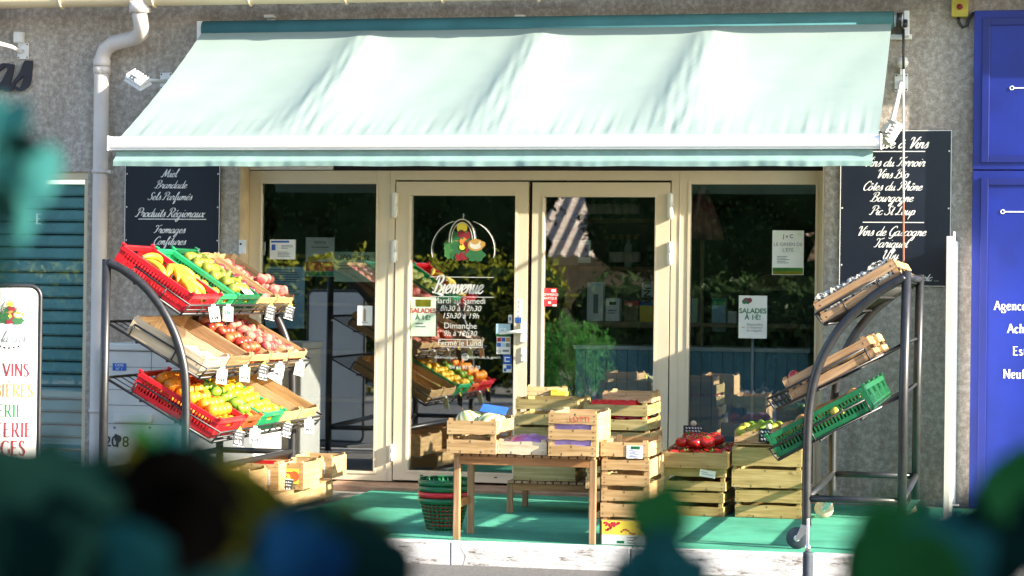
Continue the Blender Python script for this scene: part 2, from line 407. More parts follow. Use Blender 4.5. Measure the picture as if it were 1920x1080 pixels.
CUR = {
 'a':(1.0,[_bowl,[(.78,1),(.7,.3),(.85,0),(1.05,.25)]]), 'b':(.9,[[(0,.2),(.35,1.2),(.5,1.9),(.35,2),(.22,1.2),(.2,.3),(.4,0),(.7,.3),(.7,.8),(.95,.75)]]),
 'c':(.75,[[(.7,.8),(.5,1),(.15,.7),(.08,.3),(.3,0),(.6,.1),(.8,.35)]]), 'd':(1.0,[_bowl,[(.9,2),(.72,.4),(.85,0),(1.05,.25)]]),
 'e':(.75,[[(0,.25),(.4,.5),(.6,.8),(.42,1),(.12,.7),(.1,.25),(.35,0),(.65,.15),(.8,.35)]]),
 'f':(.65,[[(0,.25),(.4,1.1),(.6,1.8),(.5,2.05),(.35,1.6),(.25,0),(.15,-.8),(.25,-.95),(.4,-.4),(.35,0),(.7,.25)]]),
 'g':(1.0,[_bowl,[(.78,1),(.65,-.4),(.4,-1),(.15,-.8),(.5,-.2),(1.05,.25)]]),
 'h':(.98,[[(0,.25),(.35,1.2),(.48,1.9),(.35,2),(.25,1.3),(.15,0)],[(.15,.1),(.4,.8),(.65,1),(.72,.7),(.68,.2),(.85,0),(1.0,.25)]]),
 'i':(.5,[[(0,.3),(.25,1),(.2,.3),(.35,0),(.55,.25)],[(.33,1.45),(.37,1.55)]]), 'l':(.55,[[(0,.25),(.35,1.2),(.48,1.9),(.35,2),(.22,1.2),(.22,.3),(.38,0),(.58,.25)]]),
 'm':(1.25,[[(0,.6),(.15,1),(.2,.8),(.12,0)],[(.14,.2),(.35,.85),(.52,1),(.58,.75),(.52,0)],[(.54,.2),(.75,.85),(.92,1),(.98,.7),(.95,.2),(1.1,0),(1.28,.25)]]),
 'n':(.87,_n), 'o':(.82,[[(.6,.9),(.35,1),(.08,.6),(.1,.2),(.35,0),(.65,.3),(.65,.75),(.45,1),(.6,.8),(.9,.85)]]),
 'p':(.9,[[(0,.3),(.25,1),(.2,.5),(.02,-1)],[(.12,.2),(.35,.9),(.6,1),(.75,.65),(.6,.1),(.35,.05),(.5,0),(.9,.25)]]),
 'q':(.95,[_bowl,[(.78,1),(.65,0),(.55,-1),(.7,-.8),(.98,.2)]]), 'r':(.75,[[(0,.3),(.2,1.1),(.3,.9),(.55,.95),(.5,.4),(.6,0),(.8,.25)]]),
 's':(.65,[[(0,.2),(.3,.7),(.42,1.1),(.5,.7),(.55,.25),(.35,0),(.1,.1)],[(.35,0),(.7,.25)]]), 't':(.55,[[(0,.25),(.25,1),(.4,1.7),(.3,.9),(.25,.25),(.4,0),(.6,.25)],[(.05,1.15),(.55,1.2)]]),
 'u':(.92,[_u,[(.68,1),(.62,.3),(.75,0),(.95,.25)]]), 'v':(.8,[[(0,.6),(.15,1),(.25,.5),(.3,0),(.6,.5),(.65,1),(.9,.9)]]),
 'x':(.8,[[(.05,.8),(.2,1),(.35,.6),(.45,.2),(.6,0),(.8,.2)],[(.75,1),(.4,.5),(.05,0)]]), 'y':(.92,[_u,[(.68,1),(.55,-.4),(.3,-1),(.1,-.8),(.5,-.2),(.95,.25)]]),
 '.':(.35,[[(.1,0),(.14,.08)]]),
 'M':(1.75,[[(-.2,.2),(.1,0),(.35,.8),(.6,2)],[(.6,2),(.75,.1)],[(.75,.1),(1.4,2)],[(1.4,2),(1.4,.3),(1.55,0),(1.8,.2)]]),
 'B':(1.25,[[(.45,1.8),(.3,.6),(.1,.05),(-.2,.2)],[(0,1.5),(.2,1.95),(.8,2.05),(1.05,1.7),(.85,1.2),(.5,1.05),(.95,.9),(1.1,.5),(.8,.05),(.4,0),(.2,.2)]]),
 'S':(1.0,[[(1.0,1.6),(.85,2),(.5,1.8),(.45,1.3),(.7,.8),(.7,.3),(.35,0),(0,.1),(-.1,.4)]]), 'P':(1.05,_P), 'R':(1.2,_P+[[(.55,1.0),(.8,.5),(1.0,.05),(1.25,.2)]]),
 'F':(1.0,[[(.6,1.75),(.5,.8),(.25,.1),(-.1,.15)],[(0,1.5),(.15,1.9),(.6,1.75),(1.1,1.9),(1.25,2.05)],[(.2,.95),(.9,1.0)]]),
 'T':(.85,[[(.6,1.75),(.5,.8),(.25,.1),(-.1,.15)],[(0,1.5),(.15,1.9),(.6,1.75),(1.1,1.9),(1.3,2.05)]]), 'C':(1.0,[_C]),
 'V':(1.0,[[(-.1,1.5),(.1,1.95),(.35,1.8),(.4,.9),(.4,0),(.8,1),(1.15,1.95),(1.35,1.9)]]), 'G':(1.05,[_C[:-1]+[(.95,.75)],[(.95,.8),(.85,-.2),(.5,-.6),(.2,-.4)]]),
 'L':(1.0,[[(.9,1.7),(.75,2),(.5,1.7),(.4,.8),(.15,.05),(-.05,.15),(.1,.3),(.6,.05),(1.0,.2)]]), 'U':(1.25,[[(-.05,1.5),(.15,1.95),(.3,1.6),(.2,.5),(.45,0),(.8,.5),(1.0,2)],[(1,2),(.9,.4),(1.05,0),(1.3,.25)]]),
}
for acc, base in (('é','e'),('è','e'),('ê','e'),('à','a'),('ô','o')):
    ad, st = CUR[base]
    mk = {'é':[[(.4,1.3),(.65,1.6)]],'è':[[(.35,1.6),(.6,1.3)]],'ê':[[(.25,1.3),(.45,1.6)],[(.45,1.6),(.65,1.3)]],'à':[[(.4,1.6),(.65,1.3)]],'ô':[[(.2,1.3),(.4,1.6)],[(.4,1.6),(.6,1.3)]]}[acc]
    CUR[acc] = (ad, st + mk)
# serif strokes: 'l' straight with serifs, 'c' curve, 'p' plain straight; heights: capital 1, x-height .66
def _o(cx, cy, rx, ry, a0=0, a1=360, k=12): return ('c', [(cx+rx*math.cos(R(a0+(a1-a0)*i/k)), cy+ry*math.sin(R(a0+(a1-a0)*i/k))) for i in range(k+1)])
SER = {
 'A':(.74,[('l',[(.04,0),(.36,1)]),('l',[(.36,1),(.68,0)]),('p',[(.15,.35),(.57,.35)])]), 'C':(.74,[_o(.4,.5,.34,.5,45,315)]), 'E':(.64,[('l',[(.12,0),(.12,1)]),('p',[(.12,.98),(.56,.98)]),('p',[(.12,.52),(.46,.52)]),('p',[(.12,.02),(.58,.02)])]),
 'V':(.72,[('l',[(.04,1),(.36,0)]),('l',[(.68,1),(.36,0)])]), 'I':(.34,[('l',[(.17,0),(.17,1)])]), 'N':(.82,[('l',[(.12,0),(.12,1)]),('p',[(.12,1),(.68,0)]),('l',[(.68,0),(.68,1)])]),
 'S':(.56,[('c',[(.47,.82),(.36,.98),(.2,.98),(.09,.8),(.18,.6),(.4,.42),(.48,.2),(.36,.03),(.17,.02),(.07,.2)])]), 'B':(.66,[('l',[(.12,0),(.12,1)]),('c',[(.12,.99),(.42,.97),(.5,.76),(.4,.54),(.12,.52)]),('c',[(.12,.52),(.46,.5),(.58,.26),(.44,.02),(.12,.01)])]),
 'R':(.72,[('l',[(.12,0),(.12,1)]),('c',[(.12,.99),(.44,.97),(.53,.74),(.42,.5),(.12,.48)]),('l',[(.34,.48),(.64,0)])]), 'P':(.62,[('l',[(.12,0),(.12,1)]),('c',[(.12,.99),(.44,.97),(.54,.73),(.42,.46),(.12,.45)])]),
 'U':(.8,[('l',[(.12,1),(.12,.5)]),('c',[(.12,.5),(.14,.14),(.38,.0),(.62,.14),(.64,.5)]),('l',[(.64,1),(.64,.5)])]), 'T':(.66,[('l',[(.33,0),(.33,.98)]),('p',[(.04,.98),(.62,.98)])]), 'H':(.8,[('l',[(.12,0),(.12,1)]),('l',[(.66,0),(.66,1)]),('p',[(.12,.52),(.66,.52)])]),
 'F':(.6,[('l',[(.12,0),(.12,1)]),('p',[(.12,.98),(.54,.98)]),('p',[(.12,.52),(.44,.52)])]), 'O':(.84,[_o(.42,.5,.35,.5)]), 'M':(.94,[('l',[(.1,0),(.14,1)]),('p',[(.14,1),(.46,.05)]),('p',[(.46,.05),(.78,1)]),('l',[(.82,0),(.78,1)])]), 'G':(.8,[_o(.42,.5,.36,.5,45,330),('l',[(.7,.1),(.7,.44)])]),
 'a':(.5,[('c',[(.1,.56),(.24,.66),(.38,.58),(.4,.4),(.4,.12),(.47,.02)]),('c',[(.4,.4),(.15,.32),(.07,.15),(.2,.0),(.38,.14)])]), 'g':(.56,[_o(.25,.44,.18,.22),('c',[(.14,.26),(.1,.12),(.3,.06),(.48,-.06),(.4,-.26),(.2,-.3),(.06,-.2),(.1,-.05)])]), 'e':(.5,[('p',[(.08,.37),(.43,.37)]),('c',[(.43,.37),(.4,.6),(.25,.66),(.1,.52),(.07,.3),(.15,.06),(.3,.0),(.44,.14)])]),
 'n':(.6,[('l',[(.13,0),(.13,.64)]),('c',[(.13,.45),(.28,.65),(.43,.58),(.45,.35)]),('l',[(.45,.4),(.45,0)])]), 'c':(.48,[('c',[(.42,.52),(.28,.66),(.12,.54),(.07,.3),(.16,.06),(.3,.0),(.43,.14)])]), 'h':(.62,[('l',[(.13,0),(.13,1)]),('c',[(.13,.45),(.28,.65),(.43,.58),(.45,.35)]),('l',[(.45,.4),(.45,0)])]),
 's':(.42,[('c',[(.34,.52),(.24,.65),(.1,.6),(.1,.44),(.3,.28),(.34,.1),(.2,.0),(.06,.12)])]), 't':(.38,[('c',[(.17,.85),(.17,.4),(.17,.1),(.26,.0),(.37,.1)]),('p',[(.04,.64),(.34,.64)])]), 'N2':0,
 'u':(.6,[('l',[(.13,.64),(.13,.3)]),('c',[(.13,.3),(.16,.05),(.3,.0),(.46,.2)]),('l',[(.46,.64),(.46,0)])]), 'f':(.38,[('l',[(.15,0),(.15,.7)]),('c',[(.15,.7),(.18,.95),(.3,1.0),(.38,.9)]),('p',[(.04,.64),(.32,.64)])]), 'i':(.3,[('l',[(.14,0),(.14,.64)]),('p',[(.14,.85),(.14,.95)])]), 'm':(.9,[('l',[(.13,0),(.13,.64)]),('c',[(.13,.45),(.28,.65),(.4,.58),(.42,.35)]),('l',[(.42,.4),(.42,0)]),('c',[(.42,.45),(.57,.65),(.7,.58),(.72,.35)]),('l',[(.72,.4),(.72,0)])]), 'o':(.54,[_o(.26,.33,.2,.33)]),
}
SER['È'] = (SER['E'][0], SER['E'][1]+[('p',[(.24,1.28),(.4,1.12)])]); SER['É'] = (SER['E'][0], SER['E'][1]+[('p',[(.24,1.12),(.4,1.28)])]); SER['à'] = (SER['a'][0], SER['a'][1]+[('p',[(.16,.95),(.3,.78)])])
def ribbon(mb, pts, wmin, wmax, y, Tm, mi=0):
    n = len(pts); vs = []; fs = []
    for i in range(n):
        a = pts[max(i-1, 0)]; b = pts[min(i+1, n-1)]
        dx, dz = b[0]-a[0], b[1]-a[1]; L = math.hypot(dx, dz) or 1
        dx /= L; dz /= L; w = (wmin + (wmax-wmin)*abs(dz)**1.2)/2
        e = min(1, .45 + 1.2*min(i, n-1-i)/max(n-1, 1)*2) if n > 4 else 1
        for s in (1, -1):
            x, z = pts[i][0] - dz*w*s*e, pts[i][1] + dx*w*s*e
            X, Z = Tm(x, z); vs.append((X, y - .0006*i/n, Z))
    for i in range(n-1): fs.append((2*i, 2*i+1, 2*i+3, 2*i+2))
    mb.add(vs, fs, mi)
def script_text(mb, s, xh, X, Y, Z, wmin=.07, wmax=.22, shear=.38, sx=.88, align='C', mi=0, maxw=None):
    adv = 0; gl = []
    for ch in s:
        if ch == ' ': adv += .6; continue
        a, st = CUR[ch]; gl.append((adv, st)); adv += a
    k = xh*sx
    if maxw and adv*k > maxw: k = maxw/adv
    x0 = X - adv*k*{'C': .5, 'L': 0, 'R': 1}[align]
    q = 0
    for ox, st in gl:
        for stroke in st:
            q += 1
            Tm = lambda x, z, ox=ox: (x0 + (x+ox)*k + z*xh*shear*sx, Z + z*xh)
            ribbon(mb, catmull(stroke), wmin, wmax, Y - .0004*(q % 3), Tm, mi)
    return adv*k
def serif_text(mb, s, h, X, Y, Z, align='L', wmin=.06, wmax=.15, sx=1.0, mi=0, maxw=None):
    adv = 0; gl = []
    for ch in s:
        if ch == ' ': adv += .3; continue
        a, st = SER[ch]; gl.append((adv, st)); adv += a + .05
    k = h*sx
    if maxw and adv*k > maxw: k = maxw/adv
    x0 = X - adv*k*{'C': .5, 'L': 0, 'R': 1}[align]; q = 0
    for ox, st in gl:
        for kind, pts in st:
            q += 1
            Tm = lambda x, z, ox=ox: (x0 + (x+ox)*k, Z + z*h)
            yy = Y - .0004*(q % 3)
            if kind == 'c': ribbon(mb, catmull(pts, 4), wmin, wmax, yy, Tm, mi)
            else:
                ribbon(mb, pts, wmin, wmax, yy, Tm, mi)
                if kind == 'l':
                    for (x, z) in pts:
                        if any(abs(z-g) < .03 for g in (0, 1, .64)): ribbon(mb, [(x-.11, z-(.0 if z > .5 else -.02)), (x+.11, z-(.0 if z > .5 else -.02))], .05, .05, yy - .0002, Tm, mi)
def sans(name, s, size, X, Y, Z, mat, root, align='CENTER', shear=0, bold=0, sx=1.0, rot=0):
    cu = bpy.data.curves.new(name, 'FONT'); cu.body = s; cu.size = size; cu.align_x = align; cu.shear = shear; cu.offset = bold*size
    ob = bpy.data.objects.new('tmp', cu); COL.objects.link(ob)
    me = bpy.data.meshes.new_from_object(ob); bpy.data.objects.remove(ob); bpy.data.curves.remove(cu)
    me.transform(T(X, Y, Z) @ RY(rot) @ RX(R(90)) @ Matrix.Diagonal((sx, 1, 1, 1)))
    me.materials.clear(); me.materials.append(G(mat)); me.name = name
    return link(name, me, root, 0, root.matrix_basis.inverted() if root else None)

# ------------------------------------------------------------------ ground
YK = -3.24                                    # front edge of the terrace
xc0 = PZ(655, 932, 0).x; xg = PZ(1868, 1010, 0).x
struct(MB().bx(-400, 400, -400, 400, -.30, -.16).build('ground', G('concrete')))
struct(MB().bx(-120, 120, -14.0, YK-.08, -.155, -.125).build('road', G('asphalt')))
struct(MB().bx(-14, 6, YK, 4.6, -.15, -.012).build('terrace', G('concrete')))
struct(MB().bx(xc0, xg, YK+.015, -.24, -.0115, 0).build('green_carpet', G('carpet_green')))
k = MB(); kx = -14.0
while kx < 6:
    w = 1.0 + rnd.uniform(-.02, .02); k.bx(kx, kx+w-.004, YK-.08, YK, -.15, .006 + rnd.uniform(-.003, .003)); kx += w
struct(k.build('kerb', G('kerb_paint'), None, .008))
struct(MB().bx(P(600, 915, -.2).x, P(1550, 915, -.2).x, -.24, .34, -.0118, .022).build('doorstep', G('tile_step'), None, .004))
g = MB(); rg = random.Random(3)
g.bx(xg+.004, 6, YK+.01, -.1, -.0116, .004)
for i in range(5200):
    x = rg.uniform(xg+.01, xg+.9); y = rg.uniform(YK+.02, -.3); h = rg.uniform(.012, .03); a = rg.uniform(0, 6.28); w = .003
    g.add([(x-w*math.cos(a), y-w*math.sin(a), .003), (x+w*math.cos(a), y+w*math.sin(a), .003), (x+rg.uniform(-.012, .012), y+rg.uniform(-.012, .012), h)], [(0, 1, 2)])
tag(g.build('lawn', G('lawn')), 'bright green artificial grass in front of the blue shopfront', 'grass', kind='stuff')

# ------------------------------------------------------------------ shop building
bld = thing('shop_building', 'speckled grey stucco shop building with glazed cream shopfront and beige gutter', 'building', (-4.0, 0, 0))
xs = P(163, 500, 0).x; xl = P(446, 500, 0).x; xr = P(1545, 450, 0).x
zs = P(120, 322, 0).z; zo = 2.34
w = MB()
w.bx(-12, xs, 0, .3, zs, 4.3); w.bx(xs, xl, 0, .3, -.02, 4.3); w.bx(xl, xr, 0, .3, zo, 4.3); w.bx(xr, 4, 0, .3, -.02, 4.3); w.bx(-14, -12, 0, .3, -.02, 4.3)
wpart(w, 'wall', STUCCO, bld)
wpart(MB().bx(xl+.001, xl+.012, .004, .2, .03, zo-.002), 'reveal', G('smooth_render'), bld); wpart(MB().bx(xr-.012, xr-.001, .004, .2, .03, zo-.002), 'reveal', G('smooth_render'), bld)
wpart(MB().bx(-14, 5, -.34, .0-.002, 3.56, 3.62).bx(-14, 5, -.37, .3, 3.63, 3.75), 'eave', G('soffit'), bld)
gt = MB(); gy, gz, gr = -.33, 3.47, .062
pr = [(gr*math.cos(R(a)), gr*math.sin(R(a))) for a in range(180, 361, 15)]
vs = []; fs = []
for X in (-14, 5):
    for (a, b) in pr: vs.append((X, gy+a, gz+b))
    for (a, b) in pr[::-1]: vs.append((X, gy+a*.93, gz+b*.93))
nn = len(pr)*2
for i in range(nn): fs.append((i, (i+1) % nn, nn+(i+1) % nn, nn+i))
gt.add(vs, fs, 0, True)
for px in (117, 290, 470, 650, 830, 1010): 
    X = P(px, 5, gy).x
    gt.tube([(X, gy+(gr+.006)*math.cos(R(a)), gz+(gr+.006)*math.sin(R(a))) for a in range(170, 371, 20)], .009, 6)
wpart(gt, 'gutter', G('gutter_beige'), bld)
dp = MB(); xo = P(262, 30, -.33).x; xd = P(190, 200, -.09).x; r = .056
path = [(xo, gy, 3.43), (xo, gy, 3.34), (xo, -.29, 3.27), (xo-.03, -.23, 3.225), (xo-.10, -.17, 3.20), (xd+.10, -.125, 3.17), (xd+.03, -.10, 3.13), (xd, -.09, 3.06), (xd, -.09, 2.6), (xd, -.09, -.0)]
dp.tube(path, r, 16, caps=False)
dp.lathe([(r+.02, 3.36), (r+.022, 3.44), (r+.01, 3.36)], 16, M=T(xo, gy, 0))
for z in (3.03, 2.98): dp.lathe([(r+.001, z-.03), (r+.007, z-.028), (r+.007, z+.028), (r+.001, z+.03)], 16, M=T(xd, -.09, 0))
for z in (P(190, 322, -.09).z, .5):
    dp.lathe([(r+.001, z-.012), (r+.008, z-.012), (r+.008, z+.012), (r+.001, z+.012)], 16, M=T(xd, -.09, 0)); dp.bx(xd+.05, xd+.085, -.11, -.07, z-.012, z+.012)
wpart(dp, 'downpipe', G('pvc_pipe'), bld)
# interior shell
XL, XR = xl-1.2, xr+1.2
wpart(MB().bx(XL, XR, 4.2, 4.3, 0, 2.9).bx(XL-.1, XL, .31, 4.3, 0, 2.9).bx(XR, XR+.1, .31, 4.3, 0, 2.9), 'shop_wall', G('shop_dark'), bld)
wpart(MB().bx(XL, XR, .31, 4.2, 2.8, 2.88), 'shop_ceiling', G('shop_dark'), bld)
wpart(MB().bx(XL, XR, .345, 4.2, -.011, .02), 'shop_floor', G('shop_floor'), bld)
# shopfront
YF = .20
fx = lambda px: P(px, 600, YF).x
fz = lambda py: P(1000, py, YF).z
X0, X1, X2, X3, X4, X5, X6, X7 = [fx(v) for v in (467, 488, 703, 739, 992, 1255, 1292, 1560)]
zt = fz(320); ztp = fz(345); zb = .03; zbp = fz(893)
fr = MB()
fr.bx(xl+.013, X1, YF, YF+.07, zb, zt); fr.bx(X1, X2, YF, YF+.07, ztp, zt); fr.bx(X1, X2, YF, YF+.07, zb, zbp)
fr.bx(X2, X3-.004, YF, YF+.07, zb, zt)
fr.bx(X3-.004, X5+.004, YF, YF+.07, fz(338), zt)
fr.bx(X5+.004, X6, YF, YF+.07, zb, zt); xrp = fx(1527)
fr.bx(X6, xrp, YF, YF+.07, ztp, zt); fr.bx(X6, xrp, YF, YF+.07, zb, zbp); fr.bx(xrp, xr-.013, YF, YF+.07, zb, zt)
# raised beads
for a, b in ((X1, X2), (X6, xrp)):
    fr.bx(a-.018, a-.0, YF-.006, YF-.001, zbp-.018, ztp+.018); fr.bx(b, b+.018, YF-.006, YF-.001, zbp-.018, ztp+.018)
    fr.bx(a, b, YF-.006, YF-.001, ztp, ztp+.018); fr.bx(a, b, YF-.006, YF-.001, zbp-.018, zbp)
fr.bx(fx(727), fx(727)+.006, YF-.005, YF-.001, zb, zt); fr.bx(fx(1272), fx(1272)+.006, YF-.005, YF-.001, zb, zt)
wpart(fr, 'shopfront_frame', G('pvc_cream'), bld, .0025)
wpart(MB().bx(X3-.003, X5+.003, YF+.02, YF+.065, zb, fz(338)-.001) if False else MB().bx(X4-.012, X4+.012, YF+.045, YF+.066, zb, fz(341)), 'door_gap', G('dark_gap'), bld)
wpart(MB().bx(xl+.014, xr-.014, YF+.01, YF+.08, zt+.002, zo-.003), 'shutter_slot', G('dark_gap'), bld)
wpart(MB().bx(P(442, 316, YF).x, P(625, 316, YF).x, YF-.02, YF+.008, zt+.006, zo-.006), 'shutter_rail', G('white_metal'), bld, .003)
for a, b in ((X1, X2), (X6, xrp)):
    wn_ = MB().bx(-(b-a)/2+.001, (b-a)/2-.001, -.003, .003, zbp+.001, ztp-.001, 0, T((a+b)/2, YF+.034, 0) @ RZ(R(1.7 if a < X3 else 0.2)))
    wpart(wn_, 'window_pane', GLASS, bld)
YG = YF + .052                                # back of the panes
def hinge(root_door, X, z0, z1):
    h = MB(); n_ = 2
    for i in range(n_):
        a = z0 + (z1-z0)*i/n_; b = z0 + (z1-z0)*(i+1)/n_ - .006
        h.lathe([(.008, a), (.014, a+.003), (.014, b-.003), (.008, b)], 12, M=T(X, YF-.016, 0))
    h.bx(X-.02, X+.02, YF-.010, YF-.002, z0+.01, z1-.01)
    return h.build('hinge', G('letter_white'), root_door, 0, root_door.matrix_basis.inverted())
doors = []
for (a, b, ga, gb, top, gt_, gb_, hx) in ((X3+.004, X4-.014, fx(767), fx(964), fz(341), fz(367), fz(889), X3), (X4+.014, X5-.004, fx(1018), fx(1226), fz(342), fz(369), fz(889), X5)):
    yd = YF-.004; d = MB(); zd = .04
    d.bx(a, ga, yd, YF+.06, zd, top); d.bx(gb, b, yd, YF+.06, zd, top); d.bx(ga, gb, yd, YF+.06, gt_, top); d.bx(ga, gb, yd, YF+.06, zd, gb_)
    d.bx(ga-.014, ga, yd-.006, yd-.001, gb_-.014, gt_+.014); d.bx(gb, gb+.014, yd-.006, yd-.001, gb_-.014, gt_+.014)
    d.bx(ga, gb, yd-.006, yd-.001, gt_, gt_+.014); d.bx(ga, gb, yd-.006, yd-.001, gb_-.014, gb_)
    for q in (.22, .78): d.bx(a+(b-a)*q-.012, a+(b-a)*q+.012, yd-.003, yd-.001, zd+.035, zd+.043, 1)
    me = d.mesh('door', [G('pvc_cream'), G('dark_gap')]); me.transform(bld.matrix_basis.inverted())
    o = link('door', me, bld, .0025)
    # pane, hinges are sub-parts
    def sub(mb, nm, mt, o=o):
        me_ = mb.mesh(nm, mt); me_.transform(bld.matrix_basis.inverted()); return link(nm, me_, o)
    sub(MB().bx(-(gb-ga)/2+.001, (gb-ga)/2-.001, -.003, .003, gb_+.001, gt_-.001, 0, T((ga+gb)/2, YF+.034, 0) @ RZ(R(-.7 if len(doors) == 0 else .3))), 'pane', GLASS)
    for z0, z1 in ((fz(410), fz(360)), (fz(495), fz(450)), (fz(872), fz(838))):
        h = MB()
        for i in range(2):
            p0 = z0+(z1-z0)*i/2; p1 = z0+(z1-z0)*(i+1)/2-.006
            h.lathe([(.008, p0), (.015, p0+.003), (.015, p1-.003), (.008, p1)], 12, M=T(hx, YF-.02, 0))
        h.bx(hx-.022, hx+.022, YF-.014, YF-.0065, z0+.012, z1-.012)
        sub(h, 'hinge', G('letter_white'))
    doors.append((o, sub))
o, sub = doors[0]; yd = YF-.004
h = MB(); hx_, hz_ = P(983, 622, YF).x, fz(622)
h.bx(hx_-.022, hx_+.014, yd-.018, yd-.002, hz_-.075, hz_+.06); h.bx(hx_-.018, hx_+.010, yd-.014, yd-.002, hz_-.21, hz_-.11)
h.tube([(hx_-.004, yd-.018, hz_), (hx_-.004, yd-.06, hz_), (hx_-.03, yd-.066, hz_+.001), (hx_-.17, yd-.062, hz_-.014)], [.012, .012, .013, .009], 10)
h.lathe([(.009, 0), (.012, .004), (.006, .012)], 12, M=T(hx_-.004, yd-.014, hz_-.165) @ RX(R(90)))
sub(h, 'handle', G('letter_white'))
pl = MB().bx(fx(965), fx(979), yd-.005, yd-.002, fz(606), fz(561)); pl.bx(fx(966.5), fx(978), yd-.007, yd-.0055, fz(606), fz(595.5), 1)
sub(pl, 'push_plate', [G('paper_white'), G('ink_blue')])
me = sans('lettering', 't\ni\nr\ne\nz', .034, fx(972.5), yd-.008, fz(569), 'ink', None).data
me.transform(bld.matrix_basis.inverted())
lt = [ob for ob in COL.objects if ob.name.startswith('lettering') and ob.data == me][0]; lt.parent = o
# door bell box on the reveal
db = thing('doorbell_box', 'small grey plastic bell box on the stucco beside the left window', 'doorbell', P(457, 463, -.001))
b_ = MB().bx(-.028, .02, -.03, 0, -.05, .05); b_.prism([(.002, -.045), (.022, -.035), (.022, .035), (.002, .045)], -.034, -.0305)
b_.build('case', G('white_metal'), db, .004)
MB().disc(-.013, .02, .008, -.0312).build('button', G('dark_gap'), db)

# shuttered window on the left
sw = thing('shuttered_window', 'glazed window with closed teal roller shutter slats, left of the downpipe', 'window', (-8.0, .1, 0))
s = MB(); zz = 0.0
while zz < zs-.1:
    s.prism([(0, 0), (0, .001)], 0, 0) if False else None
    y0 = .16
    s.add([(-12, y0+.012, zz), (xs-.04, y0+.012, zz), (xs-.04, y0-.006, zz+.02), (-12, y0-.006, zz+.02), (-12, y0-.006, zz+.082), (xs-.04, y0-.006, zz+.082), (xs-.04, y0+.012, zz+.094), (-12, y0+.012, zz+.094)],
          [(0, 1, 2, 3), (3, 2, 5, 4), (4, 5, 6, 7)]); s.bx(-12, xs-.04, y0-.0065, y0-.006, zz-.003, zz+.006, 1); zz += .094
wpart(s, 'shutter', [G('shutter_teal'), G('dark_gap')], sw)
wpart(MB().bx(-12, xs-.001, .02, .1, zs-.055, zs-.001).bx(xs-.035, xs-.001, .02, .1, 0, zs-.056), 'frame', G('gutter_beige'), sw, .003)
wpart(MB().bx(-12, xs-.036, .07, .076, 0, zs-.056), 'pane', glass('shop_glass', .07, .9, (.92, .97, .97)), sw)
le = MB(); serif_text(le, 'E', .075, P(66, 424, .06).x, .066, P(66, 420, .06).z)
wpart(le, 'lettering', G('letter_white'), sw)

# blue neighbour shopfront
bf = thing('blue_shopfront', 'royal blue panelled shopfront of the neighbouring agency with white lettering', 'shopfront', (.6, -.05, 0))
xb = P(1822, 450, -.09).x; zbt = P(1822, 20, -.09).z; zbm = P(1822, 319, -.09).z
b = MB(); b.bx(xb, 5, -.09, -.002, -.01, zbm-.004); b.bx(xb, 5, -.09, -.002, zbm+.004, zbt)
for z0, z1 in ((.05, zbm-.05), (zbm+.05, zbt-.05)):
    i0 = xb+.055; i1 = 4.9
    for q, wd in ((0, .014),):
        b.bx(i0, i0+.05, -.102, -.0905, z0, z1, 1); b.bx(i0+.05, i1, -.102, -.0905, z1-.05, z1, 1); b.bx(i0+.05, i1, -.102, -.0905, z0, z0+.05, 1)
wpart(b, 'panel', [G('blue_paint'), G('blue_paint_dark')], bf, .003)
le = MB(); yb = -.0915
for t_, px, py in (('Agence', 1864, 581), ('Achat', 1889, 624), ('Estimation', 1899, 666), ('Neuf', 1881, 709)):
    q = P(px, py, yb); serif_text(le, t_, .058, q.x, yb, q.z, wmin=.07, wmax=.17) if all(ch in SER for ch in t_) else None
for px, py in ((1897, 165), (1880, 397), (1873, 895)):
    q = P(px, py, yb)
    ring = [(q.x+.012*math.cos(a*math.pi/8), yb-.001, q.z+.012*math.sin(a*math.pi/8)) for a in range(16)]
    le.tube(ring, .0035, 4, closed=True); le.bx(q.x+.014, q.x+2.2, yb-.003, yb-.0005, q.z-.004, q.z+.004)
wpart(le, 'lettering', G('letter_white'), bf)

# menu signs
def sign(label, px0, px1, py0, py1, lines, hidden=None):
    y = -.024; a = P(px0, (py0+py1)/2, y); b = P(px1, (py0+py1)/2, y); z1 = P(px0, py0, y).z; z0 = P(px0, py1, y).z
    s = thing('menu_sign', label, 'sign', ((a.x+b.x)/2, y, z0))
    wpart(MB().bx(a.x, b.x, y, -.003, z0, z1), 'board', G('sign_navy'), s, .002)
    e = MB()
    for xa, xb_, za, zb_ in ((a.x, b.x, z1-.004, z1), (a.x, b.x, z0, z0+.004), (a.x, a.x+.004, z0+.004, z1-.004), (b.x-.004, b.x, z0+.004, z1-.004)): e.bx(xa, xb_, y-.0035, y-.0005, za, zb_)
    for X in (a.x+.015, b.x-.015):
        for Z in (z0+.14, (z0+z1)/2, z1-.14): e.disc(X, Z, .006, y-.002, 8)
    wpart(e, 'trim', G('letter_white'), s)
    l = MB()
    for t_, px, py, xh, mw in lines:
        q = P(px, py, y)
        if t_ == '-': l.bx(q.x-mw/2, q.x+mw/2, y-.003, y-.001, q.z-.003, q.z+.003)
        else: script_text(l, t_, xh*1.22, q.x-.02, y-.0015, q.z, wmin=.09, wmax=.24, sx=1.12, maxw=mw)
    wpart(l, 'lettering', G('letter_white'), s)
    return s
sign('black menu board listing Miel, Brandade and Produits Régionaux in white script', 234, 412, 290, 486,
     [('Miel', 322, 332, .024, 1), ('Brandade', 325, 353, .023, .31), ('Sels Parfumés', 323, 375, .023, .47), ('Produits Régionaux', 323, 407, .026, .62), ('-', 323, 411, 0, .52), ('Fromages', 322, 437, .024, .30), ('Confitures', 322, 459, .024, .32), ('Miels', 362, 482, .024, .3)])
